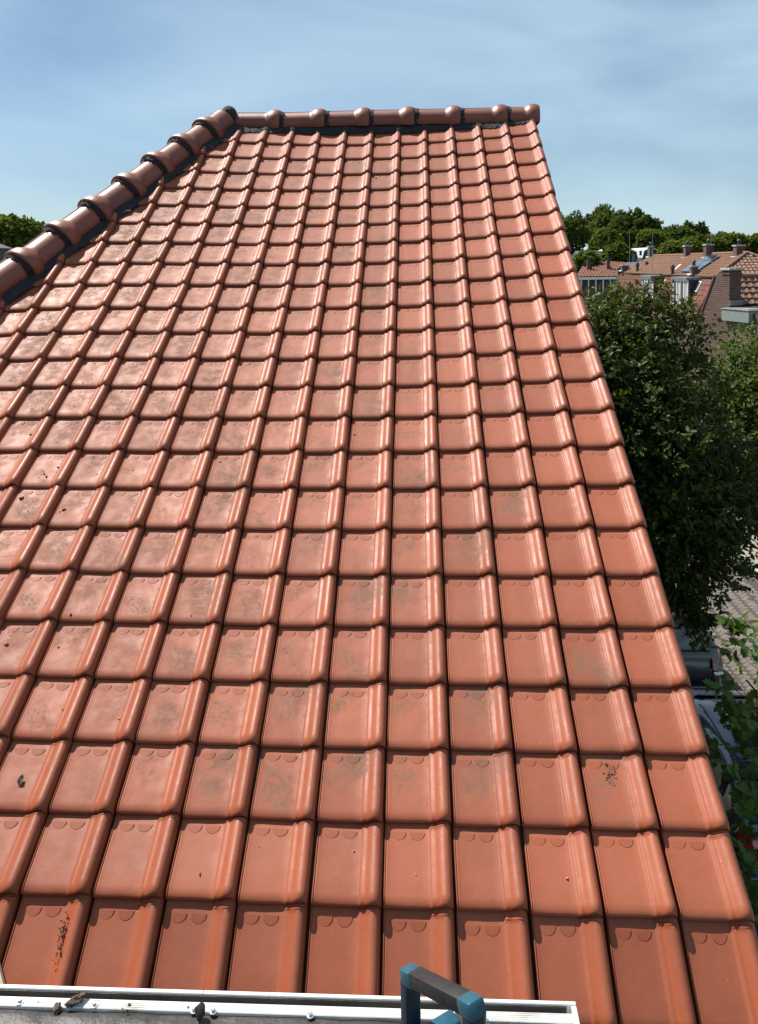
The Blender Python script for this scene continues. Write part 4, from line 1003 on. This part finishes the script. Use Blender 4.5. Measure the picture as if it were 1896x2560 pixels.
for i in range(9):
    x=e0.x+.5+i*.72; m=MB(); m.box((x,80.9,e0.z-1.9),(x+.08,81.28,e0.z-.32)); t2p(m,'window_frame','white_paint'); m=MB(); m.box((x+.09,81.2,e0.z-1.9),(x+.70,81.29,e0.z-.33)); t2p(m,'pane','window_glass')
for px,py,h,w in ((1474,690,.9,.5),(1472,664,.5,.35),(1521,664,.6,.3),(1525,686,.4,.25)):
    q=atY(px,py,83.5); m=MB(); m.box((q.x-w/2,q.y-w/2,q.z-.6),(q.x+w/2,q.y+w/2,q.z+h)); t2p(m,'chimney','dark_brick'); m=MB(); m.tube([(q.x,q.y,q.z+h),(q.x,q.y,q.z+h+.35)],.12,8); t2p(m,'chimney_pot','dark_paint')
# ---------------- grey gambrel houses behind
def gambrel(x0,x1,yt,yb,Y,label,name='gambrel_house',solar=False):
    a,b=atY(x0,yb,Y),atY(x1,yb,Y); zt=atY((x0+x1)/2,yt,Y).z; w=b.x-a.x; cx=(a.x+b.x)/2; r=empty(name,(cx,Y,0)); tag(r,label,'house')
    zb=a.z-3.0; pr=[(-.5*w,zb),(-.5*w,a.z),(-.40*w,a.z+(zt-a.z)*.72),(0,zt),(.40*w,a.z+(zt-a.z)*.72),(.5*w,a.z),(.5*w,zb)]
    m=MB(); m.prism([Vector((x,0,z)) for x,z in pr],(0,9,0)); m.obj('wall','slate_grey',r)
    m=MB()
    for p,q in zip(pr[1:-2],pr[2:-1]):
        m.add([(p[0],-.25,p[1]+.03),(q[0],-.25,q[1]+.03),(q[0],9.2,q[1]+.03),(p[0],9.2,p[1]+.03),(p[0],-.25,p[1]+.10),(q[0],-.25,q[1]+.10),(q[0],9.2,q[1]+.10),(p[0],9.2,p[1]+.10)],[(0,1,2,3),(4,7,6,5),(0,4,5,1),(3,2,6,7)])
    m.obj('roof','pale_roof',r)
    m=MB()
    for p,q in zip(pr[1:-2],pr[2:-1]):
        m.add([(p[0],-.32,p[1]-.06),(q[0],-.32,q[1]-.06),(q[0],-.32,q[1]+.10),(p[0],-.32,p[1]+.10),(p[0],-.26,p[1]-.06),(q[0],-.26,q[1]-.06),(q[0],-.26,q[1]+.10),(p[0],-.26,p[1]+.10)],[(0,1,2,3),(4,7,6,5),(0,4,5,1),(3,2,6,7),(0,3,7,4),(1,5,6,2)])
    m.obj('bargeboard','white_paint',r)
    for i in range(3):
        x=-.30*w+i*.22*w; m=MB(); m.box((x,-.10,a.z-1.4),(x+.14*w,-.02,a.z+(zt-a.z)*.3)); f=m.obj('window_frame','white_paint',r); m=MB(); m.box((x+.012*w,-.14,a.z-1.37),(x+.128*w,-.101,a.z+(zt-a.z)*.28)); m.obj('pane','window_glass',f)
    if solar:
        m=MB(); m.box((-.42*w,-.6,a.z+.2),(.1*w,-.4,zt-.2)); m.obj('solar_panel','solar_cell',r)
    return r
gambrel(1553,1594,623,648,100,'dark gambrel fronted house with white bargeboards behind the mast')
gambrel(1605,1650,620,645,104,'gambrel house with a pale roof half behind the orange slope')
gambrel(1500,1552,622,655,106,'pale roofed gambrel house partly behind a garden tree')
# low house with flat dormer
q0,q1=atY(1452,650,100),atY(1508,650,100); r=empty('dormer_house',((q0.x+q1.x)/2,100,0)); tag(r,'low house with a wide white dormer and dark solar roof','house')
w=(q1.x-q0.x)/2; zr=atY(1480,626,100).z
m=MB(); m.box((-w,0,0),(w,8,zr-.9)); m.obj('wall','dark_brick',r)
m=MB(); m.prism([Vector((-w,-.4,zr-1.3)),Vector((-w,3.5,zr)),Vector((-w,8.2,zr-1.3))],(2*w,0,0)); m.obj('roof','slate_grey',r)
m=MB(); m.box((-w*.2,-.5,zr-1.7),(w*.95,1.4,zr-.25)); m.obj('dormer','white_paint',r); m=MB(); m.box((-w*.3,-.7,zr-.248),(w*1.0,1.6,zr-.1)); m.obj('dormer_roof','grey_paint',r)
for i in range(4):
    x=-w*.15+i*w*.27; m=MB(); m.box((x,-.55,zr-1.3),(x+w*.22,-.501,zr-.45)); m.obj('pane','window_glass',r)
# ---------------- brick house with the stepped gable and stack
bk=empty('brick_house',(11.5,25,0)); tag(bk,'dark brick house with a steep gable, tall square chimney and green fascia','house')
gd=Vector((.235,-.972,0)).normalized(); gn=Vector((-gd.y*-1,0,0)); gn=Vector((gd.y,-gd.x,0)).normalized()   # outward normal to the left
if gn.x>0: gn=-gn
C0=atY(1823,780,24.0)                      # chimney front-left corner line
def onG(x,y,off=0.):
    d=Vector(ray(x,y)); c=C0+gn*off; t=gn.dot(c-Vector(O))/gn.dot(d); return Vector(O)+d*t
gm=Matrix.Identity(4)
org=Vector((C0.x,C0.y,0))
for i in range(3): gm[i][0]=gd[i]; gm[i][1]=-gn[i]; gm[i][2]=(0,0,1)[i]; gm[i][3]=org[i]
gi=gm.inverted()
BI=Matrix.Translation(-bk.location)@gm
def bp(mb,name,mat,bevel=0,smooth=None,parent=None):
    o=mb.obj(name,mat,parent or bk,bevel,smooth); o.matrix_local=BI if parent is None else Matrix.Identity(4); return o
gl=lambda x,y,off=0.: gi@onG(x,y,off)      # local: x toward us along wall, y into the house, z up
edge=[gl(x,y) for x,y in ((1789,690),(1776,726),(1757,778),(1736,850),(1712,935))]
zg=[(e.x,e.z) for e in edge]; xlow=zg[-1][0]-.55
poly=[Vector((xlow,0,0)),Vector((xlow,0,zg[-1][1]-1.1))]+[Vector((x,0,z)) for x,z in reversed(zg)]+[Vector((-.30,0,zg[0][1]+.02)),Vector((.002,0,zg[0][1]+.02)),Vector((.002,0,gl(1823,768).z)),Vector((1.35,0,gl(1823,768).z-.15)),Vector((1.35,0,0))]
m=MB(); m.prism(poly,(0,.3,0)); bp(m,'wall','dark_brick')
# coping bricks along the sloping edge
for i in range(len(zg)-1):
    a=Vector((zg[i][0],-.03,zg[i][1]));b=Vector((zg[i+1][0],-.03,zg[i+1][1])); d=(b-a); nq=max(1,int(d.length/.24))
    for j in range(nq):
        p=a+d*(j/nq); q=a+d*((j+.94)/nq); nr=Vector((d.z,0,-d.x)).normalized(); nr=nr if nr.x<0 else -nr
        m=MB(); m.prism([p,q,q+nr*.06,p+nr*.06],(0,.36,0)); bp(m,'coping_brick','dark_brick')
# chimney
zc=gl(1823,676).z; cw=(atY(1857,700,C0.y).x-C0.x)
zf=gl(1823,768).z
m=MB(); m.box((-.34,.006,zf-.6),(0.006,cw,zc)); ch=bp(m,'chimney','dark_brick')
m=MB(); m.box((-.40,-.05,zc+.002),(.06,cw+.06,zc+.07)); bp(m,'chimney_cap','concrete',.008,parent=ch)
m=MB(); m.box((-.37,-.02,zc-.13),(.03,cw+.03,zc-.07)); bp(m,'corbel','dark_brick',parent=ch)
m=MB(); m.box((.0,.0,zf+.05),(.05,cw+.05,zf+.2)); bp(m,'flashing','lead',parent=ch)
# flat roofed bay with green fascia
c1=gi@onG(1872,800,.14)
bx=c1.x; fz=gl(1823,774,.14).z
m=MB(); m.box((-.16,-.14,fz-.34),(bx,4.0,fz)); bp(m,'fascia','sage_paint',.01)
m=MB(); m.box((-.18,-.16,fz+.002),(bx+.03,4.05,fz+.03)); bp(m,'roof_edging','zinc',.004)
m=MB(); m.box((-.1,-.05,fz+.032),(bx-.12,4.0,fz+.05)); bp(m,'gravel_roof','gravel')
m=MB(); m.box((.03,-.012,0),(bx-.22,3.7,fz-.342)); bp(m,'bay_wall','pale_brick')
m=MB(); m.box((bx-.218,.15,fz-1.9),(bx-.17,1.6,fz-.36)); fr=bp(m,'window_frame','dark_paint',.01)
for i in range(2): m=MB(); m.box((bx-.168,.24+i*.7,fz-1.8),(bx-.160,.84+i*.7,fz-.46)); bp(m,'pane','window_glass',parent=fr)
# steep tiled front slope above the bay
zu=gl(1823,694).z; slx=-.75
def tilewall(x0,y0,z0,x1,z1,nyt,nzt):
    # slope from (x0,z0) bottom to (x1,z1) top, courses along local y
    up=Vector((x1-x0,0,z1-z0)); L=up.length/nzt; up.normalize(); n=Vector((up.z,0,-up.x)); 
    pr=[(0,.0),(.55,-.012),(.72,.012),(.86,.036),(1.0,.012)]; V=[];Fc=[]; k=len(pr); w=.225
    for v,lf in ((0,.045),(1.12,.0)):
        for y,h in pr: V.append(tuple(Vector((0,y*w,0))+up*(v*L)+n*(h+lf)))
    for y,h in pr: V.append(tuple(Vector((0,y*w,0))+n*(h+.01)))
    for q in range(k-1): Fc+=[(q,q+1,k+q+1,k+q),(2*k+q,2*k+q+1,q+1,q)]
    me=bpy.data.meshes.new('roof_tile'); me.from_pydata(V,[],Fc); me.materials.append(MATS['brown_pantile'])
    for j in range(nzt):
        for i in range(nyt):
            o=link('roof_tile',me,None,bk); o.matrix_local=BI@Matrix.Translation(Vector((x0,y0+i*w+rng.normal(0,.004),z0))+up*(j*L))@Matrix.Rotation(rng.normal(0,.02),4,'Y')
tilewall(-.05,cw+.06,fz+.12,slx,zu,16,5)
m=MB(); m.prism([Vector((-.06,.3,fz-.3)),Vector((slx-.03,.3,zu)),Vector((slx-.2,.3,zu)),Vector((slx-.2,.3,fz-.3))],(0,4.2,0)); bp(m,'roof_deck','slate_grey')
m=MB(); m.tube([(slx,cw-.2,zu+.03),(slx,4.6,zu+.03)],.07,8); bp(m,'top_capping','brown_pantile',smooth=50)
# window, downpipe low on the gable wall
def gwin(x0,y0,x1,y1):
    a,b=gl(x0,y0),gl(x1,y1); m=MB(); m.box((a.x,-.05,b.z),(b.x,.02,a.z)); f=bp(m,'window_frame','white_paint',.008); w=b.x-a.x; h=a.z-b.z
    m=MB(); m.box((a.x+.12*w,-.066,b.z+.08*h),(b.x-.12*w,-.052,a.z-.08*h)); bp(m,'pane','curtain_glass',parent=f)
    m=MB(); m.box((a.x-.06,-.12,b.z-.09),(b.x+.06,-.001,b.z-.003)); bp(m,'sill','concrete',.006,parent=f)
gwin(1818,1000,1850,1062); gwin(1744,1030,1768,1084)
m=MB(); a=gl(1776,960); m.tube([(a.x,-.07,0),(a.x,-.07,a.z)],.05,10); bp(m,'downpipe','zinc',smooth=50)
# ================================================================== CARS (parked nose away from us)
def car(label,loc,paint,Lc=4.0,Wc=1.74,Hc=1.47,estate=False,rz=0.,lamp='lamp_red'):
    r=empty('parked_car',loc); tag(r,label,'car'); r.rotation_euler=(0,0,rz)
    hw=Wc/2
    # stations y (0 = rear bumper) : belt z, roof z (None = no cabin), half width
    st=[(0.00,.62,.62,.80),(.05,.86,.86,.90),(.16,.96,1.00,.95),(.36,1.0,1.22,.98),(.62,1.0,Hc-.05,.995),(.95,.99,Hc,1.),(1.6,.98,Hc+.005,1.),(2.2,.97,Hc-.02,1.),(2.55,.965,Hc-.13,1.),(2.95,.95,1.06,.99),(3.15,.93,.95,.98),(3.6,.84,.86,.95),(3.85,.70,.72,.88),(Lc,.52,.52,.74)]
    V=[];Fc=[];ring=[]
    for y,bz,rz_,ws in st:
        w=hw*ws; cab=max(0.,rz_-bz)
        wr=w*(1-.20*min(1,cab/.45)) ; 
        h=[(w*.88,.20),(w*.985,.30),(w,.50),(w*.995,min(.72,bz-.1)),(w*.965,bz),(w*.95-(w*.95-wr)*.85 if cab>.02 else w*.86,bz+cab*.80+.012),(wr*.82 if cab>.02 else w*.6,rz_-.012+.02),(wr*.4,rz_+.016),(0,rz_+.02)]
        pts=[(x,y,z) for x,z in h]+[(-x,y,z) for x,z in h[-2::-1]]; ring.append(pts); V+=pts
    n=len(ring[0])
    for i in range(len(st)-1):
        for j in range(n-1): Fc.append((i*n+j,i*n+j+1,(i+1)*n+j+1,(i+1)*n+j))
        Fc.append((i*n+n-1,i*n,(i+1)*n,(i+1)*n+n-1))
    Fc.append(tuple(range(n))); Fc.append(tuple((len(st)-1)*n+j for j in range(n))[::-1])
    me=bpy.data.meshes.new('body'); me.from_pydata(V,[],Fc); me.update(); bm=bmesh.new(); bm.from_mesh(me); bmesh.ops.recalc_face_normals(bm,faces=bm.faces); bm.to_mesh(me); bm.free()
    b=link('body',me,paint,r,None,50); md=b.modifiers.new('s','SUBSURF'); md.levels=md.render_levels=2
    def panel(name,quads,mat,parent=r,off=.012,nrm=None):
        m=MB()
        for q in quads:
            q=[Vector(x) for x in q]; nn=(q[1]-q[0]).cross(q[2]-q[0]).normalized()
            if nrm is not None and nn.dot(Vector(nrm))<0: nn=-nn
            m.prism([p+nn*(off-.02) for p in q],nn*.02)
        return m.obj(name,mat,parent,.004,60)
    def rp_(i,j,t=0.,i2=None): 
        a=Vector(ring[i][j]); 
        return a
    # rear window from stations 2..4, side windows 3..9
    def lerp(i,j,k,t): return Vector(ring[i][j]).lerp(Vector(ring[i][k]),t)
    n2=n-1
    for s in (0,1):
        J=(lambda j:j) if s==0 else (lambda j:n2-j)
        nm=(1 if s==0 else -1,0,.25)
        for ia,ib in ((4,6),(6,8)):
            q=[Vector(ring[ia][J(4)]).lerp(Vector(ring[ia][J(5)]),.12),Vector(ring[ib][J(4)]).lerp(Vector(ring[ib][J(5)]),.12),Vector(ring[ib][J(4)]).lerp(Vector(ring[ib][J(5)]),.92),Vector(ring[ia][J(4)]).lerp(Vector(ring[ia][J(5)]),.92)]
            cq=sum(q,Vector())/4; q=[p.lerp(cq,.05) for p in q]; panel('side_window',[q],'car_glass',off=.006,nrm=nm)
        m=MB(); xx=Vector(ring[5][J(5)]).x*.90; m.tube([(xx,.6,Hc-.02),(xx,.75,Hc+.035),(xx,1.9,Hc+.04),(xx,2.1,Hc-.01)],.014,8); m.obj('roof_rail','dark_paint',r,smooth=60)
        # tail lamp cluster wrapped round the corner
        sx=1 if s==0 else -1; x0=sx*hw*.93; m=MB(); m.prism([Vector((x0,.035,.78)),Vector((x0*.74,-.012,.80)),Vector((x0*.76,.06,.98)),Vector((x0*.98,.15,1.02)),Vector((x0*1.03,.20,.90))],(0,-.05,.0)); lp=m.obj('tail_light',lamp,r,.012,50)
        m=MB(); m.prism([Vector((x0*.96,-.03,.715)),Vector((x0*.78,-.045,.725)),Vector((x0*.77,-.035,.775)),Vector((x0*.97,-.018,.772))],(0,-.03,0)); m.obj('reversing_light','lamp_white',r,.008,50)
        for yy in (.72,3.2):
            m=MB(); xw=sx*(hw-.10); 
            m.tube([(xw-.09,yy,.31),(xw-.085,yy,.31),(xw+.085,yy,.31),(xw+.09,yy,.31)],[.27,.31,.31,.27],28); wl=m.obj('wheel','rubber',r,smooth=40)
            m=MB(); m.tube([(xw+sx*.088,yy,.31),(xw+sx*.098,yy,.31)],[.205,.19],10); m.obj('rim','wheel_metal',wl,smooth=30)
        m=MB(); m.prism([Vector((sx*hw*.98,2.75,.98)),Vector((sx*(hw+.17),2.72,1.0)),Vector((sx*(hw+.17),2.72,1.12)),Vector((sx*hw*.98,2.75,1.1))],(0,.09,0)); m.obj('wing_mirror',paint,r,.02,50)
    q=[];w0,w1=hw*.74,hw*.60
    panel('rear_window',[[(-w0,.175,1.045),(w0,.175,1.045),(w1,.52,Hc-.09),(-w1,.52,Hc-.09)]],'car_glass',off=.045,nrm=(0,-1,.6))
    m=MB(); m.tube([(.02,.10,1.08),(-.35,.155,1.14)],[.012,.008],8); m.obj('wiper','rubber',r,smooth=60)
    panel('windscreen',[[(-w0,3.0,1.0),(w0,3.0,1.0),(w1*1.05,2.45,Hc-.08),(-w1*1.05,2.45,Hc-.08)]],'car_glass',off=.03,nrm=(0,1,.6))
    m=MB(); m.box((-.26,-.075,.36),(.26,-.052,.47)); m.obj('number_plate','plate_yellow',r,.004)
    m=MB(); m.box((-hw*.92,-.05,.30),(hw*.92,.20,.50)); m.obj('bumper','rubber' if estate else paint,r,.03,50)
    return r
car('black car with tinted rear window parked under the leafy tree',(4.42,13.75,0.02),'car_black',Hc=1.52,rz=R_(1),lamp='lamp_smoked')
car('blue grey car with red tail light parked behind the hawthorn bush',(4.62,9.35,0.02),'car_grey_blue',rz=R_(-1))
